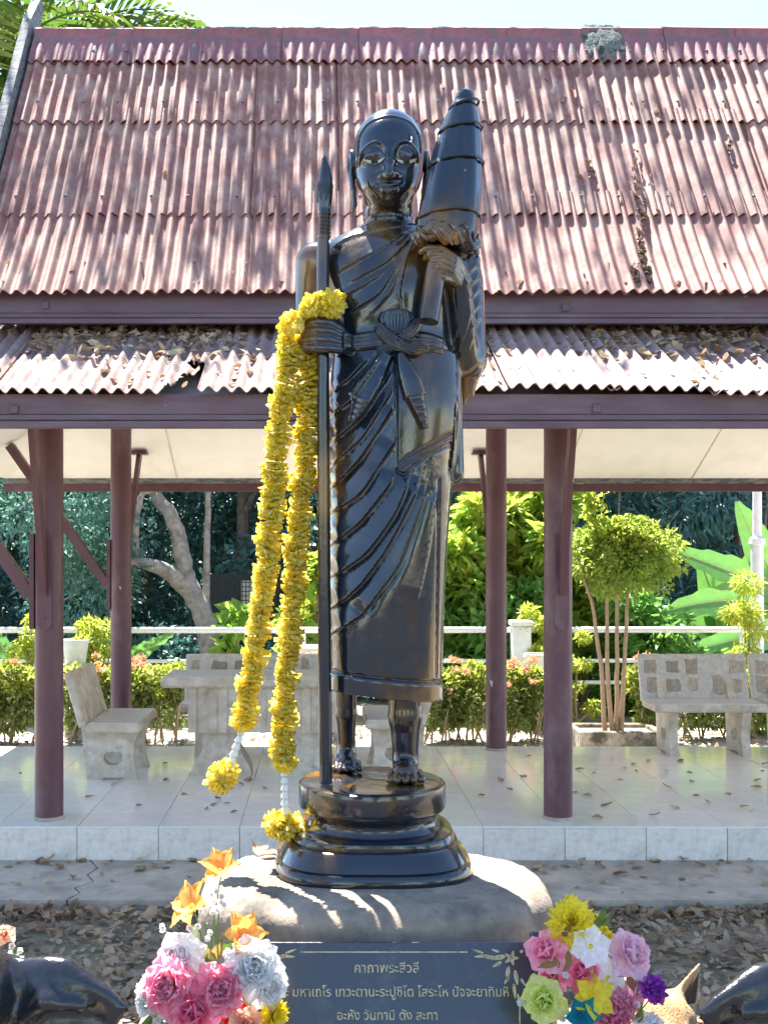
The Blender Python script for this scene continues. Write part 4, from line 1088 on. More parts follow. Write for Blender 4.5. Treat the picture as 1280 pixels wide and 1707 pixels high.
for a in ((360,1598,48,150,BD+.01,'f_olive'),(358,1600,44,70,BD+.01,'f_olive'),(366,1592,40,48,BD+.02,'f_leaf'),(345,1615,30,85,BD,'f_leaf'),(275,1690,46,200,BD-.02,'f_leaf'),(400,1668,46,-40,BD-.02,'f_olive'),(262,1700,52,235,BD-.03,'f_leaf'),(330,1560,30,120,BD+.02,'f_leaf')): fleaf(b1,*a)
b2 = empty('flower_bouquet', P(985,1600,BD)*1.0); b2.location.z = .302
tag(b2, 'mixed artificial bouquet topped by a big yellow chrysanthemum, beside the brown dog', 'bouquet')
vase(b2, 0, .03, 0, .32, .075, M['vase'])
flower(b2,'chrysanthemum','f_yellow',953,1540,46,BD+.02,(-.1,-.85,.6)); flower(b2,'daffodil','f_white',984,1578,36,BD-.03,(0,-1,.25)); flower(b2,'rose','f_pink',914,1590,40,BD,(-.5,-.8,.6)); flower(b2,'rose','f_lpink',1040,1592,48,BD+.01,(.45,-.8,.55))
flower(b2,'rose','f_hot',970,1622,42,BD+.0,(0,-1,.3)); flower(b2,'daffodil','f_white',1012,1630,36,BD-.02,(.2,-1,.1)); flower(b2,'daffodil','f_white',1020,1650,34,BD-.01,(.4,-1,-.2)); flower(b2,'carnation','f_purple',1086,1650,27,BD-.01,(.3,-.9,.4)); flower(b2,'rose','f_ygreen',906,1666,42,BD-.05,(-.2,-1,.3))
flower(b2,'lily','f_yellow',985,1662,46,BD-.04,(.1,-1,.5)); flower(b2,'open_flower','f_teal',966,1694,44,BD-.06,(0,-1,.3)); flower(b2,'carnation','f_pink',1036,1676,28,BD-.03,(.1,-1,.4)); flower(b2,'carnation','f_hot',1022,1706,32,BD-.05,(.1,-1,.4)); flower(b2,'rose','f_lpink',1052,1645,36,BD+.03,(.6,-.8,.1)); flower(b2,'rose','f_pink',925,1630,32,BD+.03,(-.6,-.8,.2)); flower(b2,'peony','f_white',1075,1716,34,BD-.03,(.5,-.8,.1))
for a in ((930,1600,40,195,BD-.03,'f_olive'),(950,1590,46,235,BD-.02,'f_olive'),(938,1562,30,60,BD-.02,'f_brown'),(1045,1628,34,-60,BD,'f_brown'),(1062,1706,34,80,BD-.04,'f_leaf'),(1002,1540,34,85,BD+.02,'f_leaf'),(1004,1545,26,60,BD+.02,'f_leaf'),(1000,1545,26,115,BD+.02,'f_leaf'),(920,1704,46,200,BD-.02,'f_leaf'),(1050,1700,30,120,BD-.02,'f_brown')): fleaf(b2,*a)
stem(b2,1003,1520,998,1600,BD+.02); stem(b2,1084,1665,1050,1707,BD)
tiny(b2,[(943,1627),(866,1674),(874,1670),(1062,1676),(935,1690),(938,1700)], BD-.04, .009)
for k, (px, py) in enumerate(((1015,1560),(1008,1552))): tiny(b2,[(px,py)],BD,.012,'f_yellow')
b3 = empty('flower_bouquet', P(5,1600,3.45)*1.0); b3.location.z = 0
tag(b3, 'small peach and white bouquet behind the black animal with the upturned ear tip', 'bouquet')
vase(b3, 0, 0, 0, .5, .07, M['vase'])
flower(b3,'rose','f_peach',6,1562,22,3.42,(.2,-.6,1)); flower(b3,'lily','f_peach',-20,1570,34,3.44,(-.3,-.8,.5))
tiny(b3,[(18,1590),(28,1596),(34,1586),(10,1602),(24,1606),(36,1600),(30,1612),(20,1578)],3.42,.011)
for a in ((14,1596,26,40,3.43),(24,1600,24,80,3.43),(4,1598,28,110,3.43),(30,1604,20,20,3.43)): fleaf(b3,*a)

# ------------------------------------------------------------------ yellow garlands hung on the statue's hand
GAR = [(11,-14,1.0,.50,.10,.10,1,.6,0),(11,4,1.0,.50,.10,.1,1,.65,.10),(9,22,.90,.46,.10,.05,1,.65,.2),(7,45,.66,.40,.12,0,1,.6,.25)]
gm = [blossom('blossom', GAR, M['f_garland'], s_) for s_ in range(4)]
M['jasmine'] = mat('white_bead', (.80,.81,.78), .45, trans=.2); M['thread'] = mat('brown_thread', (.20,.07,.03), .8)
def resample(pts, step):
    pts = [np.array(p,float) for p in pts]; out = [pts[0]]; acc = 0
    for a, b in zip(pts, pts[1:]):
        L_ = np.linalg.norm((b-a)[:2]); n = max(1,int(L_/2))
        for i in range(1,n+1):
            acc += L_/n
            if acc >= step: out.append(a+(b-a)*i/n); acc = 0
    return out
def garland(name, pts, tail, end, lab, r0=22.5):
    g = empty(name, (STX, SD, CZ-372*SS)); tag(g, lab, 'garland', None)
    W3 = lambda p: Vector(w2(np.array([Q3(*p)]))[0])
    path = resample(pts, 15.5)
    MB().tube([W3(p) for p in path], .0015, 5).build('thread', M['thread'], g)
    for i, p in enumerate(path):
        t = Vector(w2(np.array([Q3(*path[min(i+1,len(path)-1)])]))[0]) - Vector(w2(np.array([Q3(*path[max(i-1,0)])]))[0])
        r = r0*rng.uniform(.80,1.12)*SS
        j = Vector((rng.uniform(-.35,.35),rng.uniform(-.35,.35),0))
        o = link('blossom', gm[i%4], g, W3(p)+Vector((rng.uniform(-3,3)*SS,rng.uniform(-3,3)*SS,0)), facing((t.normalized()+j), rng.uniform(0,6))); o.scale = (r,r,r*1.0)
    for dx in (-4,4):
        tp = resample([(x+dx*(.4+.6*k/max(1,len(tail)-1)),y,d) for k,(x,y,d) in enumerate(tail)], 12)
        for a, b in zip(tp, tp[1:]):
            A, Bv = W3(a), W3(b); d = Bv-A
            MB().tube([A+d*.04,A+d*.3,A+d*.75,A+d*.97], [2*SS,3.6*SS,4.6*SS,2*SS], 8).build('bead', M['jasmine'], g, True)
        MB().tube([W3(p) for p in tp], .0008, 4).build('tail_thread', M['jasmine'], g)
    for (x,y,d), f in end:
        o = link('blossom', gm[rng.randrange(4)], g, W3((x,y,d)), facing(f)); r = 25*SS; o.scale = (r,r,r*1.3)
    return g
garland('flower_garland', [(481,560,-58),(484,590,-62),(478,640,-60),(467,700,-58),(459,770,-56),(452,850,-54),(444,930,-52),(436,1000,-50),(428,1070,-48),(419,1130,-46),(410,1180,-45),(406,1206,-45)],
        [(404,1215,-45),(394,1245,-45),(384,1275,-45),(376,1296,-45)], [((368,1298,-45),(-.5,-.4,-.8)),((374,1290,-44),(.6,-.3,.6))], 'yellow blossom garland whose white bead tail swings out to the side')
garland('flower_garland', [(506,580,-46),(514,610,-44),(513,680,-44),(508,760,-43),(501,840,-42),(493,930,-41),(487,1010,-40),(480,1090,-39),(474,1160,-38),(473,1230,-38),(473,1276,-38)],
        [(474,1284,-38),(475,1310,-38),(476,1345,-38),(478,1368,-38)], [((474,1376,-42),(0,-.5,-1)),((484,1374,-36),(.5,-.5,-.8)),((464,1373,-36),(-.5,-.5,-.6))], 'yellow blossom garland hanging straight down beside the staff')
top = empty('loose_blossoms', (STX, SD, CZ-372*SS)); top.name = 'blossom_tuft'; tag(top, 'tuft of yellow blossoms tucked on top of the hand that grips the staff', 'blossoms')
for x,y,d,f,r in ((486,540,-72,(-.5,-.8,.4),25),(522,511,-78,(-.4,-.8,.35),24),(552,508,-80,(.3,-1,.25),27),(505,530,-70,(-.3,-.6,.8),18),(540,520,-76,(0,-.8,.8),20)):
    o = link('blossom', gm[rng.randrange(4)], top, Vector(w2(np.array([Q3(x,y,d)]))[0]), facing(f)); o.scale = (r*SS,)*3

# ------------------------------------------------------------------ animals, sculpted the same way
def creature(scale):
    def conv(V):
        o = np.empty_like(V); o[:,0] = V[:,0]*scale; o[:,1] = V[:,2]*scale; o[:,2] = -V[:,1]*scale; return o
    return conv
A3 = lambda x, z, y: np.array((x,-z,y), float)
dg_ = Field((-50,-205,-70),(50,6,180), 2.2)
dg_.cone(A3(0,100,30), A3(0,103,80), 29, 25, 10); dg_.cone(A3(0,103,80), A3(0,106,128), 25, 23, 10)
dg_.cone(A3(0,112,16), A3(0,140,2), 22, 17, 10)
dg_.ell(A3(0,152,-6), (22,19,22), 8); dg_.cone(A3(0,145,-24), A3(0,141,-48), 12.5, 8.5, 8); dg_.ell(A3(0,146,-56), (4.5,4,4), 2)
for s_ in (-1,1):
    dg_.cone(A3(s_*15,164,0), A3(s_*25,190,-2), 9.5, 1.5, 5, (1,1,.55)); dg_.ell(A3(s_*19,173,-7), (5.5,13,5), 2, sub=True)
    dg_.ell(A3(s_*10,155,-25), (3.4,3,3), 1)
    dg_.chain([A3(s_*15,92,22), A3(s_*15,50,26), A3(s_*15,22,18), A3(s_*15,6,18)], [13,8,6.5,6.5], 6); dg_.cone(A3(s_*15,5,18), A3(s_*15,5,8), 6.5, 6, 4)
    dg_.chain([A3(s_*13,98,122), A3(s_*15,62,112), A3(s_*14,32,140), A3(s_*14,6,134)], [20,11,6.5,6], 7); dg_.cone(A3(s_*14,5,134), A3(s_*14,5,124), 6.5, 6, 4)
dg_.chain([A3(0,112,145), A3(0,128,165), A3(0,150,168)], [7,6,3], 4)
M['fur'] = mat('tan_fur', (0.40,0.22,0.09), .8, var=.3, scale=9, col2=(0.55,0.38,0.20), bump=.9, bscale=160, stretch=(1,1,.4))
M['ear_in'] = mat('dark_ear_lining', (0.05,0.035,0.03), .8, var=.3, scale=30)
DD = 2.98
dog = empty('dog', ((1104-VX)/F*DD, DD, 0.0)); dog.rotation_euler = (0,0,R(-6)); tag(dog, 'tan dog with one pricked ear showing beside the flower bouquet', 'dog')
db = link('body', dg_.mesh('body', M['fur'], creature(.0039)), dog)
for s_ in (-1,1):
    V = []; Qf = []
    for i in range(7):
        for j in range(5):
            u = i/6; w_ = -1+j/2; x = s_*(16.5+7.5*u)+w_*5.2*(1-u)**.8; V.append((x*.0039, (-4.6+2.2*abs(w_)-(1.5*u))*.0039*1.0-.004, (163+24*u)*.0039))
    for i in range(6):
        for j in range(4): Qf.append((i*5+j,i*5+j+1,(i+1)*5+j+1,(i+1)*5+j))
    link('ear_lining', mesh('ear_lining', V, Qf, M['ear_in'], True), db)
an = Field((-88,-205,-50),(88,6,150), 2.6)
an.cone(A3(0,96,20), A3(0,98,105), 34, 34, 12); an.cone(A3(0,108,14), A3(0,150,-2), 26, 21, 12)
an.ell(A3(0,166,-4), (25,26,26), 8); an.cone(A3(0,156,-20), A3(0,138,-40), 19, 14, 10)
for s_ in (-1,1):
    an.chain([A3(s_*22,170,4), A3(s_*42,163,0), A3(s_*60,160,-3), A3(s_*75,162,-6)], [12,18.5,12,1.5], 4, (1,1,.42))
    an.ell(A3(s_*48,158.5,-11), (22,12,9.5), 2.5, sub=True)
    an.chain([A3(s_*30,158,-6), A3(s_*40,166,-8), A3(s_*56,163,-8)], [4,4,2.5], 4)
    an.chain([A3(s_*18,90,20), A3(s_*18,45,22), A3(s_*18,5,20)], [15,10,10], 6); an.chain([A3(s_*18,90,105), A3(s_*18,48,100), A3(s_*18,5,108)], [17,10,10], 6)
    an.ell(A3(s_*17,168,-24), (4,4.5,4), 1.5)
M['black_gloss'] = mat('black_glossy_paint', (0.014,0.014,0.018), .22, var=.3, scale=20, rvar=.1, coat=.4, bump=.2, bscale=60, dirt=((.05,.045,.04), 9, .6, .8))
am = an.mesh('body', M['black_gloss'], creature(.0051))
for px, lab, rz, zz in ((-62,'black glossy animal statue with one broad pointed ear, beside the pink and white bouquet',0,0.0),(1436,'black glossy animal statue with one broad pointed ear, beside the tan dog',0,-.015)):
    o = link('animal_statue', am, None, ((px-VX)/F*2.5, 2.5, zz)); tag(o, lab, 'statue')
# ------------------------------------------------------------------ concrete benches and table
def slab_leg(x, y0, y1, z0, h, w, m, hole=True):
    """shaped concrete side in the x-z plane between y0 and y1, waisted, with a round hole"""
    pts = []
    for t in np.linspace(0,1,9): pts.append((-w/2*(1-.16*math.sin(math.pi*t)), z0+h*t))
    for t in np.linspace(1,0,9): pts.append((w/2*(1-.20*math.sin(math.pi*t)), z0+h*t))
    pts.append((w*.22,z0)); pts.append((w*.18,z0+.018)); pts.append((-w*.18,z0+.018)); pts.append((-w*.22,z0))
    mb = MB()
    if not hole:
        return mb.prism([(x+a,b) for a,b in pts], y0, y1)
    # ring of quads between outline and hole
    n = len(pts); cz = z0+h*.45; r = min(w,h)*.16
    ang = [math.atan2(b-cz, a) for a,b in pts]
    inner = [(r*1.2*math.cos(a), cz+r*math.sin(a)) for a in ang]
    V = [(x+a,y,b) for y in (y0,y1) for L_ in (pts,inner) for a,b in L_]; Fc = []
    for i in range(n):
        j = (i+1)%n
        Fc += [(i,j,n+j,n+i),(2*n+j,2*n+i,3*n+i,3*n+j),(j,i,2*n+i,2*n+j),(n+i,n+j,3*n+j,3*n+i)]
    return mb.add(V, Fc)
def bench(loc, rz, length, lab, stones=True, seat=.42):
    """seat runs along local y; backrest on the -x side"""
    b = empty('concrete_bench', loc, rz); tag(b, lab, 'bench', None)
    L2 = length/2
    MB().box((-.17,-L2,seat-.065),(.21,L2,seat),.012).build('seat', M['bench'], b)
    MB().box((-.155,-L2+.01,seat-.001),(.195,L2-.01,seat+.004)).build('seat_top', M['bench_top'], b)
    a = R(16); bw, bh, bt = length, .40, .055
    mx = Matrix.Translation((-.165,0,seat-.02)) @ Matrix.Rotation(-a,4,'Y')
    mb = MB().box((-bt,-L2,0),(0,L2,bh),.012); mb.v = [tuple(mx @ Vector(v)) for v in mb.v]; back = mb.build('backrest', M['mortar'] if stones else M['bench'], b)
    if stones:
        for side in (-bt-.004, -.001):
            nx = max(3,int(length/.17)); nz = 2
            for i in range(nx):
                for k in range(nz):
                    if rng.random() < .08: continue
                    cy_ = -L2+length*(i+.5)/nx+rng.uniform(-.02,.02); cz = .06+(k+.5)*(bh-.10)/nz+rng.uniform(-.01,.01)
                    w_, h_ = rng.uniform(.032,.062), rng.uniform(.05,.07)
                    if (i+k)%3 == 0: h_ *= 1.15
                    pts = [(cy_+sx*w_*rng.uniform(.75,1.15), cz+sz*h_*rng.uniform(.75,1.1)) for sx,sz in ((-1,-1),(0,-1.05),(1,-1),(1.05,0),(1,1),(0,1.0),(-1,1),(-1.05,0))]
                    s_ = MB().prism(pts, side, side+.005, 'x'); s_.v = [tuple(mx @ Vector(v)) for v in s_.v]; s_.build('stone', M['stone'], back)
    for s_ in (-1,1):
        y = s_*(L2-.16); slab_leg(0.0, y-.035, y+.035, 0, seat-.065, .36, M['bench']).build('leg', M['bench'], b)
        # upright that carries the backrest
        up = MB().prism([(-.19,.0),(-.11,.0),(-.11,seat),(-.16,seat+.02),(-.29,seat+.36),(-.33,seat+.36),(-.235,seat+.02)], y-.03, y+.03); up.build('upright', M['bench'], b)
    return b
bench((-1.50,7.99,FZ), 0, .78, 'pale concrete bench turned sideways to the table, beside the corner post', stones=False)
bench((.52,8.15,FZ), R(180), .78, 'pale concrete bench at the table end behind the legs of the statue', stones=False)
bench((-.50,8.80,FZ), R(-90), 1.3, 'concrete bench with stone-inlaid back standing behind the table')
bench((3.10,8.80,FZ), R(-90), .90, 'concrete bench with stone-inlaid back by the round topiary tree')
bench((4.03,8.82,FZ), R(-92), .90, 'concrete bench with stone-inlaid back by the banana plant')
t = empty('concrete_table', (-.42,7.98,FZ)); tag(t, 'pale concrete table on two flared pedestals under the yellow garlands', 'table')
MB().box((-.74,-.27,.66),(.74,.27,.735),.015).build('tabletop', M['bench'], t); MB().box((-.72,-.25,.7345),(.72,.25,.739)).build('tabletop_face', M['bench_top'], t)
MB().box((-.52,-.20,.33),(.52,.20,.66)).build('apron_panel', M['bench'], t)
for x in (-.52,-.30,.05,.30,.52): MB().box((x-.03,-.215,.331),(x+.03,.215,.659)).build('pilaster', M['bench'], t)
for s_ in (-1,1):
    x = s_*.32
    MB().prism([(x-.22,0),(x+.22,0),(x+.21,.06),(x+.13,.20),(x+.14,.331),(x-.14,.331),(x-.13,.20),(x-.21,.06)], -.12, .12).build('pedestal', M['bench'], t)

# ------------------------------------------------------------------ foliage
def leaves(C, L_, Wd, nrm=None, droop=0.0, fold=.25, seed=0, out=None):
    """one folded diamond leaf at each point of C; out: direction the leaf grows towards"""
    r = np.random.default_rng(seed); n = len(C)
    d = r.normal(size=(n,3))
    if out is not None: d = d*.8 + out*1.1
    d[:,2] -= droop; d /= np.linalg.norm(d,axis=1)[:,None]+1e-9
    u = r.normal(size=(n,3)); u[:,2] += 1.2; u -= (u*d).sum(1)[:,None]*d; u /= np.linalg.norm(u,axis=1)[:,None]+1e-9
    s = np.cross(d,u); l = L_*r.uniform(.6,1.25,(n,1)); w_ = Wd*r.uniform(.7,1.2,(n,1))
    base = C; tip = C+d*l - np.array((0,0,1))*l*.12; midl = C+d*l*.45+s*w_*.5+u*w_*fold; midr = C+d*l*.45-s*w_*.5+u*w_*fold
    V = np.stack([base,midr,tip,midl],1).reshape(-1,3); k = np.arange(n)*4
    T = np.concatenate([np.stack([k,k+1,k+2],1), np.stack([k,k+2,k+3],1)])
    return V, T
def clump_pts(clumps, n, shell=.55, seed=0):
    r = np.random.default_rng(seed); c = np.array([x[:3] for x in clumps],float); rad = np.array([x[3:6] if len(x) >= 6 else (x[3],)*3 for x in clumps],float)
    wgt = rad.prod(1)**(2/3); idx = r.choice(len(c), n, p=wgt/wgt.sum())
    d = r.normal(size=(n,3)); d /= np.linalg.norm(d,axis=1)[:,None]; q = r.uniform(shell**3,1,n)**(1/3)
    return c[idx]+d*q[:,None]*rad[idx], d
def cloud(name, clumps, n, L_, Wd, m, par=None, shell=.55, droop=.3, seed=None, loc0=None):
    seed = rng.randrange(10**6) if seed is None else seed
    C, d = clump_pts(clumps, n, shell, seed); V, T = leaves(C, L_, Wd, droop=droop, seed=seed+1, out=d)
    if loc0 is not None: V = V-np.array(loc0)
    return link(name, np_mesh(name, V, T, m, smooth=False), par)
def limb(pts, r0, r1, m, name, par, n=9):
    p = [Vector(x) for x in pts]; out = []
    for i in range(len(p)-1):
        for k in range(4): out.append(p[i].lerp(p[i+1], k/4)+Vector((rng.uniform(-1,1),rng.uniform(-1,1),0))*r1*.35)
    out.append(p[-1]); rr = [r0+(r1-r0)*i/(len(out)-1) for i in range(len(out))]
    return MB().tube(out, rr, n).build(name, m, par, True)
def tree(name, x, y, h, lab, m, n, L_, Wd, wide=1.6, low=.25, nc=12, bark='bark', lean=(0,0), group=None, cat='tree', tr=.10, crowns=None, droop=.3, shell=.5):
    e = empty(name, (x,y,0)); tag(e, lab, cat, group)
    top = Vector((lean[0],lean[1],h*.8))
    tk = limb([(0,0,-.05),(lean[0]*.3+.05,lean[1]*.3,h*.3),(lean[0]*.7,lean[1]*.7,h*.55),top], tr, tr*.35, M[bark], 'trunk', e)
    cl = crowns or []
    if not cl:
        for k in range(nc):
            a = rng.uniform(0,6.28); zz = h*(low+(1-low)*(k+.5)/nc); rr = wide*math.sqrt(max(.15,1-((zz/h-.6)/.6)**2))
            rad = wide*rng.uniform(.32,.55); cl.append((lean[0]*zz/h+rr*.6*math.cos(a), lean[1]*zz/h+rr*.6*math.sin(a), zz, rad, rad, rad*.75))
    for c in cl[::2]:
        z0 = min(h*.6, max(.3,c[2]*.65)); limb([(lean[0]*z0/h,lean[1]*z0/h,z0),((c[0]+lean[0]*z0/h)/2,(c[1])/2,(z0+c[2])/2+.1),c[:3]], tr*.4, tr*.1, M[bark], 'limb', tk, 6)
    cloud('crown', cl, n, L_, Wd, M[m], e, shell=shell, droop=droop)
    return e
pxX = lambda px, D: (px-VX)/F*D
# wall of shaded trees beyond the railing
kinds = [('dark_tree','dense blue-green tree in the shaded row behind the railing'),('dark_tree2','dense deep green tree in the shaded row behind the railing')]
for i, px in enumerate(range(-260, 1560, 165)):
    D = 18.3+rng.uniform(-.8,1.2); m, lab = kinds[i%2]
    if px > 560: continue
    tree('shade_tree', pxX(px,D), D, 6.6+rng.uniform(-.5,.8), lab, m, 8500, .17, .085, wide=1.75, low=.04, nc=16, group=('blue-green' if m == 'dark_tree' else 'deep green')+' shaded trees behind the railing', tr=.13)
for i, px in enumerate(range(600, 1600, 130)):
    D = 17.2+rng.uniform(-.6,1.0)
    h = 6.6; cl = []
    for k in range(26):
        a = rng.uniform(0,6.28); zz = .3+h*.95*(k/26); rr = 1.1*rng.random()**.5; cl.append((rr*math.cos(a),rr*math.sin(a)*.7,zz,.5,.5,.42))
    e = empty('bamboo_clump', (pxX(px,D),D,0)); tag(e, 'feathery blue-green bamboo clump behind the banana leaves and shrubs', 'bamboo', 'bamboo clumps behind the shrubs')
    for k in range(9):
        a = rng.uniform(0,6.28); r_ = rng.uniform(.05,.35); limb([(r_*math.cos(a),r_*math.sin(a),0),(r_*2*math.cos(a),r_*2*math.sin(a),h*.55),(r_*4*math.cos(a),r_*4*math.sin(a),h)], .035, .012, M['bark'], 'cane', e, 6)
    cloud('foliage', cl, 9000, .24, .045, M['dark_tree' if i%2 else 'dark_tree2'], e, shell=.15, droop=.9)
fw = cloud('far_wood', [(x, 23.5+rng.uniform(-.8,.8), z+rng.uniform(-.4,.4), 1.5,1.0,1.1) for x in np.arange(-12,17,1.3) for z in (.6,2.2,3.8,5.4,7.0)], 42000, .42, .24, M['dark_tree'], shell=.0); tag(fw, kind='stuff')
# undergrowth along the bank
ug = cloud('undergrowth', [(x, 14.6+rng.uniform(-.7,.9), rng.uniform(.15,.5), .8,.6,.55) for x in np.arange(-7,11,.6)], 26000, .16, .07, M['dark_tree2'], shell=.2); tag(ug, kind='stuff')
# soft teal tree at the gable end and pale leaning trunks
tree('leafy_tree', pxX(60,14.2), 14.2, 4.4, 'soft teal-green tree with fine branches seen past the corner post', 'teal_leaf', 9500, .10, .05, wide=1.5, low=.30, nc=18, bark='pale_bark', tr=.07)
lt = empty('leaning_tree', P(352,1055,14.0)); lt.location.z = 0; tag(lt, 'pale leaning tree trunk with a forked limb in front of the shaded trees', 'tree')
def lp(px,py,D): return P(px,py,D)-lt.location
tk = limb([lp(356,1150,14),lp(345,1040,14),lp(318,985,14),lp(308,950,14),lp(300,895,14),lp(280,850,14),lp(255,820,14.1),lp(235,760,14.2)], .15, .07, M['pale_bark'], 'trunk', lt)
limb([lp(322,990,14),lp(290,960,13.9),lp(262,945,13.8),lp(228,935,13.7),lp(190,945,13.6)], .13, .05, M['pale_bark'], 'limb', tk)
limb([lp(228,935,13.7),lp(226,860,13.8),lp(238,822,13.8),lp(268,812,13.8)], .05, .03, M['pale_bark'], 'limb', tk)
limb([lp(356,1120,14),lp(344,1000,14.1),lp(345,880,14.2),lp(348,790,14.2)], .06, .035, M['pale_bark'], 'limb', tk)
limb([lp(160,960,13.7),lp(130,975,13.7),lp(112,950,13.7)], .04, .02, M['pale_bark'], 'limb', tk)
cloud('crown', [tuple(lp(240,690,14.1))+(1.0,), tuple(lp(350,700,14.2))+(.9,), tuple(lp(228,890,13.8))+(.28,), tuple(lp(215,945,13.7))+(.25,)], 2600, .11, .06, M['dark_tree'], lt)
# slatted shed wall seen between the garlands and trunks
sh = empty('shed', P(400,1000,16.2)); sh.location.z = 0; tag(sh, 'small dark shed with a pale lattice opening behind the trees', 'shed')
M['dark_wood'] = mat('dark_boards', (.035,.04,.042), .8, var=.3, scale=6)
MB().box((-.45,0,0),(.6,.1,1.6)).build('wall', M['dark_wood'], sh)
lw = MB().box((.02,-.02,1.12),(.26,-.001,1.5)).build('lattice_back', M['pot'], sh)
for k in range(5): MB().box((.03+k*.055,-.032,1.12),(.042+k*.055,-.0205,1.5)).build('slat', M['dark_wood'], lw)
for k in range(6): MB().box((.02,-.040,1.13+k*.068),(.26,-.0325,1.142+k*.068)).build('slat', M['dark_wood'], lw)
# sunlit shrubs
def shrub(px, D, h, wide, lab, m, n, L_, Wd, nc=14, low=.1, m2=None, droop=.1):
    e = empty('shrub', (pxX(px,D),D,0)); tag(e, lab, 'shrub'); cl = []
    for k in range(nc):
        a = rng.uniform(0,6.28); zz = h*(low+(1-low)*rng.random()**.8); rr = wide*(1-.45*zz/h)*rng.random()**.5; q = wide*rng.uniform(.22,.38); cl.append((rr*math.cos(a),rr*.7*math.sin(a),zz-.1,q,q*.8,q*.8))
    for c in cl[::2]: limb([(rng.uniform(-.05,.05),0,0),(c[0]*.5,c[1]*.5,c[2]*.55),c[:3]], .02, .007, M['brown_stem'], 'stem', e, 6)
    cloud('foliage', cl, n, L_, Wd, M[m], e, shell=.25, droop=droop)
    if m2: cloud('upper_foliage', [(c[0],c[1],c[2]+c[5]*.5,c[3]*.8,c[4]*.8,c[5]*.6) for c in cl if c[2] > h*.5], n//3, L_*1.05, Wd*1.05, M[m2], e, shell=.3, droop=-.2)  # second leaf colour on the upper clumps only
    return e
shrub(785,13.0,2.5,.85,'tall broad-leaved fresh green shrub right beside the statue robe','green',2600,.21,.10,m2='lime')
shrub(890,13.2,2.7,.85,'tall broad-leaved bright shrub behind the slim rear post','green',2600,.22,.10,m2='lime')
shrub(975,13.4,2.0,.7,'broad-leaved yellow-green shrub behind the topiary tree','green',2000,.17,.08,m2='lime')
shrub(740,12.7,1.7,.6,'mid green shrub low behind the railing next to the statue','green2',1500,.17,.08)
shrub(850,12.5,1.5,.7,'mid green shrub low behind the railing near the white pillar','green2',1900,.16,.075)
shrub(1090,12.8,1.45,.9,'mid green leafy shrub behind the railing under the banana leaves','green2',2600,.15,.07)
shrub(510,12.9,1.9,.5,'fresh green shrub glimpsed between the garlands and the staff','green',1500,.17,.08,m2='lime')
shrub(880,11.95,1.35,.36,'golden fine-leaved potted shrub beside the white pillar','lime',2600,.065,.028)
shrub(955,11.6,1.2,.26,'golden fine-leaved shrub tucked behind the front post','lime',1600,.065,.028)
shrub(150,11.6,1.42,.36,'golden fine-leaved shrub between the two left posts','lime',2400,.07,.03)
shrub(50,11.9,1.3,.28,'golden shrub peeping past the braced corner post','lime',900,.07,.03)
shrub(1242,11.5,1.72,.42,'weeping golden shrub in front of the white lamp post','lime',3000,.10,.022,droop=.8)
shrub(398,12.3,1.45,.22,'young plant with rounded glossy green leaves left of the garland','green',70,.26,.14,nc=5,low=.55,droop=-.1)
# topiary in a low planter
tp = empty('topiary_tree', (pxX(1030,10.45),10.45,0)); tag(tp, 'clipped round topiary tree on four slim stems in a planter', 'tree')
for px, top_ in ((986,1000),(1012,990),(1029,985),(1046,990)):
    a = P(1022+(px-1016)*.45,1212,10.45)-tp.location; b = P(px,top_,10.45)-tp.location; c = P(px+(px-1016)*.8,930,10.45)-tp.location
    a.z = .16; limb([a,(a+b)/2+Vector((rng.uniform(-.03,.03),0,0)),b,c], .026, .012, M['brown_stem'], 'stem', tp, 7)
cc = P(1042,935,10.45)-tp.location; cl = []
for k in range(130):
    a = rng.uniform(0,6.28); u = rng.uniform(-.8,1); q = math.sqrt(max(0,1-u*u)); j_ = rng.uniform(.72,1.08); cl.append((cc.x+.47*q*j_*math.cos(a), .42*q*j_*math.sin(a), cc.z+.34*u*j_, .11,.11,.085))
cloud('crown', cl, 7500, .062, .034, M['topiary'], tp, shell=.2); cloud('upper_foliage', [c for c in cl if c[2] > cc.z+.15], 1500, .07, .04, M['lime'], tp, shell=.4, droop=-.2)  # yellow-green leaves over the upper part of the crown
plx = empty('planter', (pxX(1025,10.5),10.5,0)); tag(plx, 'low mossy concrete planter at the foot of the topiary tree', 'planter')
M['planter'] = mat('mossy_concrete', (.30,.27,.22), .95, var=.3, scale=8, dirt=((.06,.055,.035), 6, .45, .62), bump=.5, bscale=40)
for lo, hi in (((-.41,-.28,0),(.41,-.22,.20)),((-.41,.22,0),(.41,.28,.20)),((-.41,-.218,0),(-.35,.218,.20)),((.35,-.218,0),(.41,.218,.20))): MB().box(lo,hi,.01).build('kerb', M['planter'], plx)
MB().box((-.349,-.217,0),(.349,.217,.16)).build('earth', M['ground'], plx)
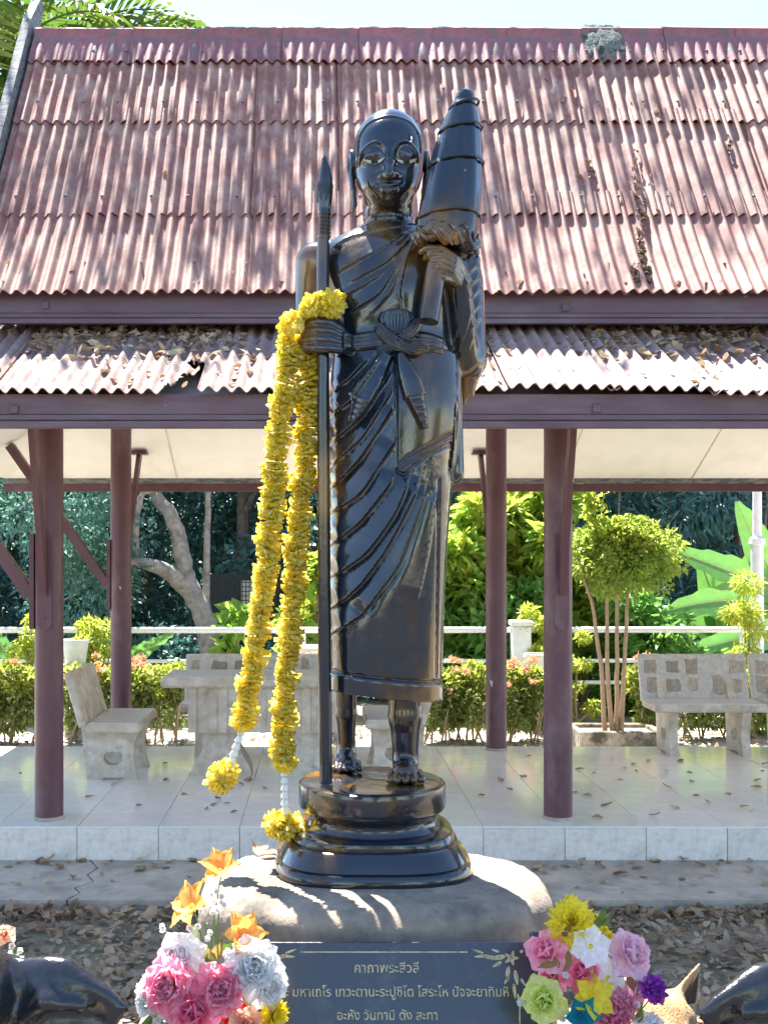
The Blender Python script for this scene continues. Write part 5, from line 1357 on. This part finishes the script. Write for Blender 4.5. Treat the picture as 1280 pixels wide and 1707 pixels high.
# banana plants
def banana_leaf(par, base, mid, tip, w_, roll=0.0, n=18):
    b0, b1, b2 = (Vector(q) for q in (base,mid,tip)); V = []; rib = []; Fc = []
    for i in range(n+1):
        t = i/n; c = b0*(1-t)**2+b1*2*t*(1-t)+b2*t*t; tg = ((b1-b0)*(1-t)+(b2-b1)*t).normalized()
        sd = tg.cross(Vector((0,-.35,1))).normalized(); up = sd.cross(tg)
        sd2 = sd*math.cos(roll)+up*math.sin(roll); up2 = up*math.cos(roll)-sd*math.sin(roll)
        ww = w_*(math.sin(math.pi*min(1,t**.55*.97+.02))**.6)*(1 if t>.06 else .2); rib.append(c)
        for j in range(-3,4): V.append(c+sd2*ww*j/3 + up2*(abs(j)/3*ww*.22) - Vector((0,0,1))*(.015*math.sin(i*2.1+j))*abs(j)/3)
    for i in range(n):
        for j in range(6): Fc.append((i*7+j,i*7+j+1,(i+1)*7+j+1,(i+1)*7+j))
    o = link('leaf', mesh('leaf', V, Fc, M['banana'], True), par)
    MB().tube([r_ - Vector((0,0,.004)) for r_ in rib], [.02-.016*i/n for i in range(n+1)], 6).build('midrib', M['banana_mid'], o, True)
def banana(px, D, lab, leaves_, h):
    e = empty('banana_plant', (pxX(px,D),D,0)); tag(e, lab, 'plant')
    limb([(0,0,0),(.03,0,h*.5),(0,0,h)], .10, .06, M['banana_mid'], 'stem', e)
    for b, m_, t_, w_, ro in leaves_: banana_leaf(e, P(*b)-e.location, P(*m_)-e.location, P(*t_)-e.location, w_, ro)
    return e
banana(1320,13,'banana plant with one upright leaf rising by the lamp post',[((1315,1010,13),(1270,930,12.9),(1228,836,12.8),.24,1.15),((1315,1000,13),(1230,950,12.7),(1110,915,12.6),.20,1.15),((1310,1010,13),(1220,985,12.6),(1105,1020,12.4),.22,1.15),((1320,1040,13),(1250,1060,12.6),(1150,1085,12.4),.22,1.15),((1320,1000,13),(1390,900,13),(1450,860,13),.22,1.15)],1.3)
banana(1190,13.5,'banana plant with broad leaves fanned above the railing',[((1205,1060,13.5),(1180,950,13.4),(1155,918,13.2),.20,1.15),((1205,1060,13.5),(1240,950,13.3),(1258,920,13.2),.22,1.15),((1205,1060,13.5),(1180,1030,13.2),(1215,1010,13),.18,1.15),((1205,1070,13.5),(1170,1030,13.3),(1120,1050,13.2),.16,1.15)],.9)
banana(215,12.2,'young banana plant with one broad leaf low behind the railing',[((205,1105,12.2),(240,1085,12.1),(290,1056,12.0),.11,1.15),((205,1105,12.2),(180,1075,12.2),(150,1065,12.1),.10,1.15)],.5)
banana(20,12.3,'young banana plant low beyond the corner post',[((20,1105,12.3),(30,1080,12.2),(75,1095,12.1),.10,1.15),((20,1105,12.3),(5,1070,12.2),(-25,1050,12.1),.10,1.15)],.5)
# vine hanging from the eave
vn = empty('hanging_vine', P(992,812,10.33)); tag(vn, 'bright vine trailing down from the rear eave', 'vine')
for dx in (-.07,0,.07): limb([(dx,0,0),(dx+.01,0,-.15),(dx-.01,.02,-.34)], .004, .002, M['brown_stem'], 'stem', vn, 5)
cloud('foliage', [(dx,0,-.03-.05*k,.04,.03,.05) for k in range(7) for dx in (-.08,-.03,.06)], 170, .06, .05, M['lime'], vn, shell=.1)
# ixora hedges with orange heads
ixm = []
for s_ in range(3):
    r_ = np.random.default_rng(50+s_); C = r_.normal(size=(70,3))*.016; C[:,2] = np.abs(C[:,2])*.8; V,T = leaves(C,.022,.02,droop=-.3,seed=s_); ixm.append(np_mesh('flower_head', V, T, M['ixora'], smooth=False))
def hedge(px0, px1, D, h, lab, n, nf):
    x0, x1 = pxX(px0,D), pxX(px1,D); e = empty('ixora_hedge', ((x0+x1)/2,D,0)); tag(e, lab, 'hedge'); w_ = (x1-x0)/2; cl = []
    k = int((x1-x0)/.16)
    for i in range(k):
        for zz in (.35,.55,.75): cl.append((-w_+.08+i*2*w_/k+rng.uniform(-.05,.05), rng.uniform(-.15,.15), h*zz+rng.uniform(-.05,.05), .15,.17,.15))
        cx = -w_+.08+i*2*w_/k
        for q in range(3): limb([(cx+rng.uniform(-.05,.05),rng.uniform(-.15,.15),0),(cx+rng.uniform(-.1,.1),rng.uniform(-.15,.15),h*.35),(cx+rng.uniform(-.12,.12),rng.uniform(-.2,.2),h*.7)], .012, .006, M['brown_stem'], 'stem', e, 5)
    cloud('foliage', cl, n, .07, .036, M['hedge'], e, shell=.25, droop=0); cloud('upper_foliage', [c for c in cl if c[2] > h*.6], n//4, .07, .04, M['lime'], e, shell=.5, droop=-.5)  # yellow-green leaves over the top clumps of the hedge
    for q in range(nf):
        u = rng.uniform(-w_,w_); tv = rng.random(); o = link('flower_head', ixm[q%3], e, (u, rng.uniform(-.24,-.05) if tv<.75 else rng.uniform(-.1,.2), h*rng.uniform(.62,.93) if tv<.6 else h*rng.uniform(.9,1.0)), (rng.uniform(-.5,.2),rng.uniform(-.4,.4),rng.uniform(0,6))); o.scale = (rng.uniform(.9,1.5),)*3
hedge(-60,72,10.7,.86,'orange-flowered ixora hedge half hidden behind the corner post',3800,14)
hedge(112,308,10.75,.86,'orange-flowered ixora hedge behind the sideways bench',5200,24)
hedge(490,560,11.1,.84,'orange-flowered ixora bush peeping behind the staff',1600,14)
hedge(700,812,10.75,.82,'sparse ixora hedge between the statue robe and slim rear post',3600,10)
hedge(838,905,10.8,.84,'sparse ixora hedge beyond the slim rear post',2200,8)
hedge(1062,1108,10.95,.84,'ixora bush squeezed between planter and stone-backed bench',1500,12)
hedge(1130,1330,11.0,.80,'dark ixora hedge showing under the stone-backed benches',4600,10)
# railing, pillar, pots, lamp
rl = empty('railing', (2.0,12.0,0)); tag(rl, 'white painted railing with three horizontal rails along the bank', 'railing')
for z, r_ in ((1.045,.034),(.70,.022),(.46,.022)): MB().tube([(-9,0,z),(-3,.01,z-.004),(3,0,z+.003),(9,.01,z)], r_, 10).build('rail', M['white_rail'], rl, True)
for px in (-330,150,505,1238,1600): MB().tube([(pxX(px,12)-2,0,0),(pxX(px,12)-2,0,1.06)], .032, 10).build('rail_post', M['white_rail'], rl, True)
def pot(px, py, D, w_, h_, lab):
    c = P(px,py,D); e = empty('flower_pot', (c.x,D,c.z-h_)); tag(e, lab, 'pot'); rs = []
    for t_, k_ in ((0,.70),(.04,.74),(.85,.97),(.86,1.05),(1,1.05),(1,.93),(.9,.9)): rs.append([(w_/2*k_*math.cos(a), w_/2*k_*math.sin(a), h_*t_) for a in np.linspace(0,2*math.pi,25)[:-1]])
    MB().rings(rs).build('pot_wall', M['pot'], e, True); MB().tube([(0,0,h_*.86),(0,0,h_*.93)], w_/2*.9, 20).build('earth', M['ground'], e); return e
pl_ = empty('white_pillar', (pxX(868,11.85),11.85,0)); tag(pl_, 'square white pillar of the railing behind the slim rear post', 'pillar')
MB().box((-.10,-.09,0),(.10,.09,1.10),.01).build('shaft', M['white_rail'], pl_); MB().box((-.12,-.11,1.102),(.12,.11,1.16),.01).build('cap', M['white_rail'], pl_)
def stand(px, D, z, lab):
    e = empty('pot_stand', (pxX(px,D),D,0)); tag(e, lab, 'stand'); MB().box((-.15,-.15,z-.05),(.15,.15,z),.01).build('stand_top', M['apron'], e); MB().box((-.10,-.10,0),(.10,.10,z-.051),.01).build('stand_post', M['apron'], e)
for px, py, D, lab, l2 in ((126,1066,11.35,'white pot holding the golden shrub between the left posts','concrete stand under the white pot between the left posts'),(896,1090,11.4,'white pot beside the square white pillar','concrete stand under the white pot beside the pillar')):
    c = P(px,py,D); pot(px,py,D,.28,.26,lab); stand(px,D,c.z-.262,l2)
wb = empty('white_planter_box', (pxX(515,11.6),11.6,0)); tag(wb, 'white planter box seen between garland and staff', 'planter')
MB().box((-.30,-.15,0),(.30,.15,.90),.01).build('box', M['pot'], wb); MB().box((-.26,-.11,.9005),(.26,.11,.91)).build('earth', M['ground'], wb)
lm = empty('lamp_post', (pxX(1262,12.4),12.4,0)); tag(lm, 'white lamp post with a collar beside the banana plant', 'lamp post')
zc = P(1262,905,12.4).z
MB().tube([(0,0,0),(0,0,.3),(0,0,zc)], [.085,.075,.068], 14).build('lower_shaft', M['lamp_white'], lm, True)
MB().tube([(0,0,zc-.03),(0,0,zc-.01),(0,0,zc+.05),(0,0,zc+.07)], [.075,.092,.085,.06], 14).build('collar', M['lamp_white'], lm, True)
MB().tube([(0,0,zc),(0,0,3.9)], [.052,.045], 12).build('upper_shaft', M['lamp_white'], lm, True)
MB().tube([(0,0,3.9),(0,0,3.95),(0,0,4.2),(0,0,4.28)], [.06,.16,.2,.05], 14).build('lantern', M['lamp_white'], lm, True)
# palm at the gable end
pm = empty('palm_tree', (-3.75,10.3,0)); tag(pm, 'palm with long drooping fronds above the gable end of the roof', 'palm tree')
limb([(0,0,0),(.08,0,2.6),(0,0,5.4)], .17, .11, M['bark'], 'trunk', pm, 12)
def frond(az, el, L_, seed, drop=1.0):
    r = np.random.default_rng(seed); n = 46; pts = []
    p = np.array((0,0,5.4)); e = R(el); pts.append(p)
    for i in range(n):
        e -= R(95*drop/n)*(i/n*1.3+.25); p = p+np.array((math.sin(R(az))*math.cos(e), math.cos(R(az))*math.cos(e), math.sin(e)))*L_/n; pts.append(p)
    pts = np.array(pts); o = MB().tube([Vector(q) for q in pts], [.028*(1-i/n)+.004 for i in range(n+1)], 6).build('frond', M['palm'], pm, True)
    V = []; T = []
    for i in range(5,n+1):
        t = pts[i]-pts[i-1]; t = t/np.linalg.norm(t); sd = np.cross(t,(0,0,1)); sd /= np.linalg.norm(sd)+1e-9; up = np.cross(sd,t)
        for s_ in (-1,1):
            l = .72*(math.sin(math.pi*min(1,(i/n)*.86+.12))**.7)*r.uniform(.85,1.1); d = sd*s_*.72+t*.62+up*.12+r.normal(size=3)*.07; d /= np.linalg.norm(d)
            b = len(V); w_ = .034; q0 = pts[i]; q1 = q0+d*l*.5+np.array((0,0,-.03*l)); q2 = q0+d*l+np.array((0,0,-.38*l)); wv = t*w_
            V += [q0-wv*.6,q0+wv*.6,q1+wv,q1-wv,q2]; T += [(b,b+1,b+2),(b,b+2,b+3),(b+3,b+2,b+4)]
    link('leaflets', np_mesh('leaflets', np.array(V), np.array(T), M['palm'], smooth=False), o)
for k, (az, el, L_, dr) in enumerate(((95,62,3.3,1),(75,48,3.3,.8),(120,58,2.9,1.1),(150,50,2.8,1.1),(60,74,3.2,1.0),(105,35,2.6,.9),(10,60,3,1),(-40,55,3,1),(-90,50,3,1),(-130,55,3,1),(180,60,2.8,1.1),(40,40,3,1),(200,35,2.6,1.1),(-60,75,3,1),(85,75,3.4,1.0),(100,50,3.1,.7),(135,70,3.0,1.0),(88,30,2.9,.8),(165,68,2.8,1))): frond(az,el,L_,k,dr)
# tree standing behind the gable end whose high branches reach over the roof
ot = tree('tall_tree', -5.2, 11.6, 11.5, 'tall tree beyond the gable end reaching its branches high over the roof', 'green2', 3400, .16, .075, bark='bark', tr=.2, shell=.1,
     crowns=[(3.2,-2.1,9.4,.75,.6,.5),(3.9,-2.0,9.0,.6,.5,.4),(4.5,-1.7,9.6,.65,.5,.4),(4.2,-2.6,8.6,.5,.4,.35),(2.4,-2.3,9.2,.5,.4,.4),(1.4,-1.6,9.8,1.0,.8,.6),(5.3,-2.0,9.8,.55,.5,.4),(3.4,-1.2,10.2,.8,.6,.4),(4.6,-1.0,10.4,.8,.6,.4),(6.2,-1.5,10.3,.6,.5,.35),(2.6,-1.0,10.2,.7,.6,.4),(0,0,10.8,1.6,1.4,1.0),(-1.2,.4,10.0,1.4,1.2,.9)])
M['reflection_dark'] = mat('reflection_dark', (.055,.055,.058), .85, var=.25, scale=3, bump=.4, bscale=60)
gridplane('unseen_dark_ground', -60, 60, -14, 2.1, .006, M['reflection_dark'])  # unseen dark ground, added to darken what the glossy robe reflects
# trees on the camera's side of the yard
for x, y, h, w_ in ((-7,-13,4.6,2.4),(1.5,-16,5,2.8),(9,-13,4.6,2.4),(-15,-6,4.5,2.3),(16,-7,4.5,2.4)):
    tree('yard_tree', x, y, h, 'broad shade tree on the open side of the yard, facing the statue', 'green2', 2600, .42, .22, wide=w_, low=.35, nc=14, group='shade trees facing the statue', tr=.2)

# ------------------------------------------------------------------ fallen leaves
def curled(seed, m):
    r = random.Random(seed); V, Qf = petal(1, .55, r.uniform(.2,.7), r.uniform(-.6,.5), .45, 5, 2, .25, r); return mesh('fallen_leaf', [(x,y-.5,z+.04) for x,y,z in V], Qf, M[m], True)
flm = [curled(s_, 'litter' if s_%3 else 'litter_pale') for s_ in range(7)]
def drop_leaf(x, y, z, lab, grp, s=None):
    o = link('fallen_leaf', flm[rng.randrange(7)], None, (x,y,z), (rng.uniform(-.15,.15),rng.uniform(-.2,.2),rng.uniform(0,6.28))); s = s or rng.uniform(.035,.07); o.scale = (s,s,s); tag(o, lab, 'leaf', grp)
LF = 'curled dry brown leaf lying on the polished tile floor'
for px, py in ((640,1292),(1040,1283),(1060,1288),(1112,1287),(1035,1301),(1150,1289),(1152,1305),(1161,1327),(1242,1348),(1254,1354),(1125,1349),(1270,1288),(1276,1276),(1264,1303),(1260,1314),(1135,1270),(1082,1270),(967,1284),(990,1289),(978,1329),(957,1323),(883,1261),(868,1296),(875,1296),(834,1303),(802,1327),(849,1319),(1112,1314),(1056,1275),(1136,1269),
               (400,1309),(345,1350),(355,1343),(391,1356),(306,1325),(362,1334),(384,1316),(413,1303),(418,1304),(378,1341),(441,1316),(275,1275),(276,1301),(34,1290),(60,1312),(150,1330),(232,1344),(190,1310),(1180,1340),(1090,1362),(1215,1325),(1010,1346),(905+90,1366)):
    D = 1.6*F/(py-VY); drop_leaf(pxX(px,D), D, FZ+.002, LF, 'dry leaves scattered on the tile floor', rng.uniform(.045,.085))
LA = 'curled dry brown leaf lying on the worn concrete apron'
for k in range(58):
    px = rng.choice((rng.uniform(5,320), rng.uniform(890,1275))); py = 1437+58*rng.random()**2.0
    D = 1.8*F/(py-VY); drop_leaf(pxX(px,D), D, AZ+.003, LA, 'dry leaves scattered on the concrete apron', rng.uniform(.04,.095))
for px, py in ((428,1424),(440,1420),(452,1428),(446,1431)):
    D = 507*SS*F/(py-VY); drop_leaf(pxX(px,D), D, ztop+.003, 'dry leaf resting on the concrete block beside the statue base', 'dry leaves on the concrete block', .06)
def litter(name, n, pts, smin, smax, m, flat=.35):
    r = nr; C = pts; d = r.normal(size=(n,3)); d[:,2] *= flat; d /= np.linalg.norm(d,axis=1)[:,None]; u = r.normal(size=(n,3))*.45; u[:,2] += 1; u -= (u*d).sum(1)[:,None]*d; u /= np.linalg.norm(u,axis=1)[:,None]; s_ = np.cross(d,u)
    l = r.uniform(smin,smax,(n,1)); w_ = l*r.uniform(.35,.6,(n,1)); c = r.uniform(-.1,.35,(n,1))
    ring = [C-d*l*.5, C-d*l*.15+s_*w_*.5+u*l*c*.4, C+d*l*.25+s_*w_*.42+u*l*c*.4, C+d*l*.55+u*l*c*.3, C+d*l*.25-s_*w_*.42+u*l*c*.4, C-d*l*.15-s_*w_*.5+u*l*c*.4]
    V = np.stack(ring,1).reshape(-1,3); k = np.arange(n)*6; T = np.concatenate([np.stack([k,k+1,k+5],1),np.stack([k+1,k+2,k+5],1),np.stack([k+2,k+4,k+5],1),np.stack([k+2,k+3,k+4],1)])
    o = link(name, np_mesh(name, V, T, m, smooth=True)); tag(o, kind='stuff'); return o
def scatter(n, x0, x1, y0, y1, z, zv=.02, power=1.0): return np.stack([nr.uniform(x0,x1,n), y0+(y1-y0)*nr.random(n)**power, z+nr.random(n)*zv],1)
litter('leaf_litter', 6000, scatter(6000,-3.2,4.2,2.2,5.66,.012,.02), .03, .075, M['litter']); litter('leaf_litter', 5000, scatter(5000,-3.2,4.2,2.2,5.66,.016,.025), .03, .075, M['litter_pale'])
litter('leaf_litter', 420, scatter(420,-3.2,4.2,5.48,5.655,.015,.03), .05, .11, M['litter']); litter('leaf_litter', 1500, scatter(1500,-5,6,10.2,11.4,.015,.02), .05, .09, M['litter_pale'])
litter('leaf_litter', 16000, scatter(16000,-3.2,4.2,2.2,5.66,.008,.016), .018, .05, M['litter_pale'])
n = 5200; C = scatter(n,-3,4.2,2.4,5.6,.0,.0); C = C[(np.sin(C[:,0]*2.1)+np.sin(C[:,1]*3.3+C[:,0])) > -.1]; V,T = leaves(C,.075,.007,droop=-1.2,seed=3,fold=.05); tag(link('grass', np_mesh('grass', V, T, M['grass'], smooth=False)), kind='stuff')
# leaves caught on the roofs
def low_z(D): return CZ+.842+.536*(D-5.55)+.022
n = 2600; x = nr.uniform(-2.3,5.5,n); D = 5.95+.62*nr.beta(1.9,1.7,n); x = np.where(nr.random(n)<.5, np.round((x-.1)/PITCH)*PITCH+.1+nr.normal(0,.012,n), x); keep = (np.sin(x*3.7)+np.sin(x*8.3+1)+nr.normal(0,.7,n)) > -.45
litter('roof_leaf_litter', int(keep.sum()), np.stack([x,D,low_z(D)+nr.random(n)*.02],1)[keep], .03, .085, M['litter_pale'])
n = 560; x = np.round(nr.uniform(-2.3,5.5,n)/PITCH)*PITCH+nr.normal(0,.01,n); D = 5.60+.95*nr.random(n); litter('roof_leaf_litter', n, np.stack([x,D,low_z(D)],1), .03, .075, M['litter'])
pts = []
for k in range(150):
    t_ = abs(rng.gauss(0,.5)); x = round(rng.uniform(-2,5.5)/PITCH)*PITCH+rng.gauss(0,.01)
    if rng.random() < .55: a = flare(9); q = a[rng.randrange(0,4)]
    else: q = slope_pt(rng.uniform(.25,.85))
    pts.append((x, q[0]-.012, q[1]+CZ+.016))
litter('roof_leaf_litter', len(pts), np.array(pts), .025, .07, M['litter'])
M['humus'] = mat('black_humus', (.035,.03,.025), .95, var=.4, scale=30, bump=.8, bscale=80)
pts = []
for px0, px1, y0, y1, n in ((1052,1062,255,465,150),(1068,1074,330,455,90),(1050,1085,450,475,130),(975,985,270,310,30),(1212,1216,230,262,26)):
    for k in range(n):
        u = rng.random(); py = y0+(y1-y0)*u; px = px0+(px1-px0)*rng.random()+(u*10 if n > 100 and py > 300 and y1-y0 > 60 else 0)
        best = min(([*flare(30)]+[slope_pt(q) for q in np.linspace(.283,1,120)]), key=lambda q: abs(VY-q[1]/q[0]*F-py)); pts.append((pxX(px,best[0]), best[0]-.012, best[1]+CZ+.012))
pts = np.array(pts); half = nr.random(len(pts)) < .5
litter('roof_debris', int(half.sum()), pts[half], .012, .035, M['humus'], flat=1.0); litter('roof_debris', int((~half).sum()), pts[~half]+np.array((0,-.006,.006)), .015, .045, M['litter'], flat=.8)
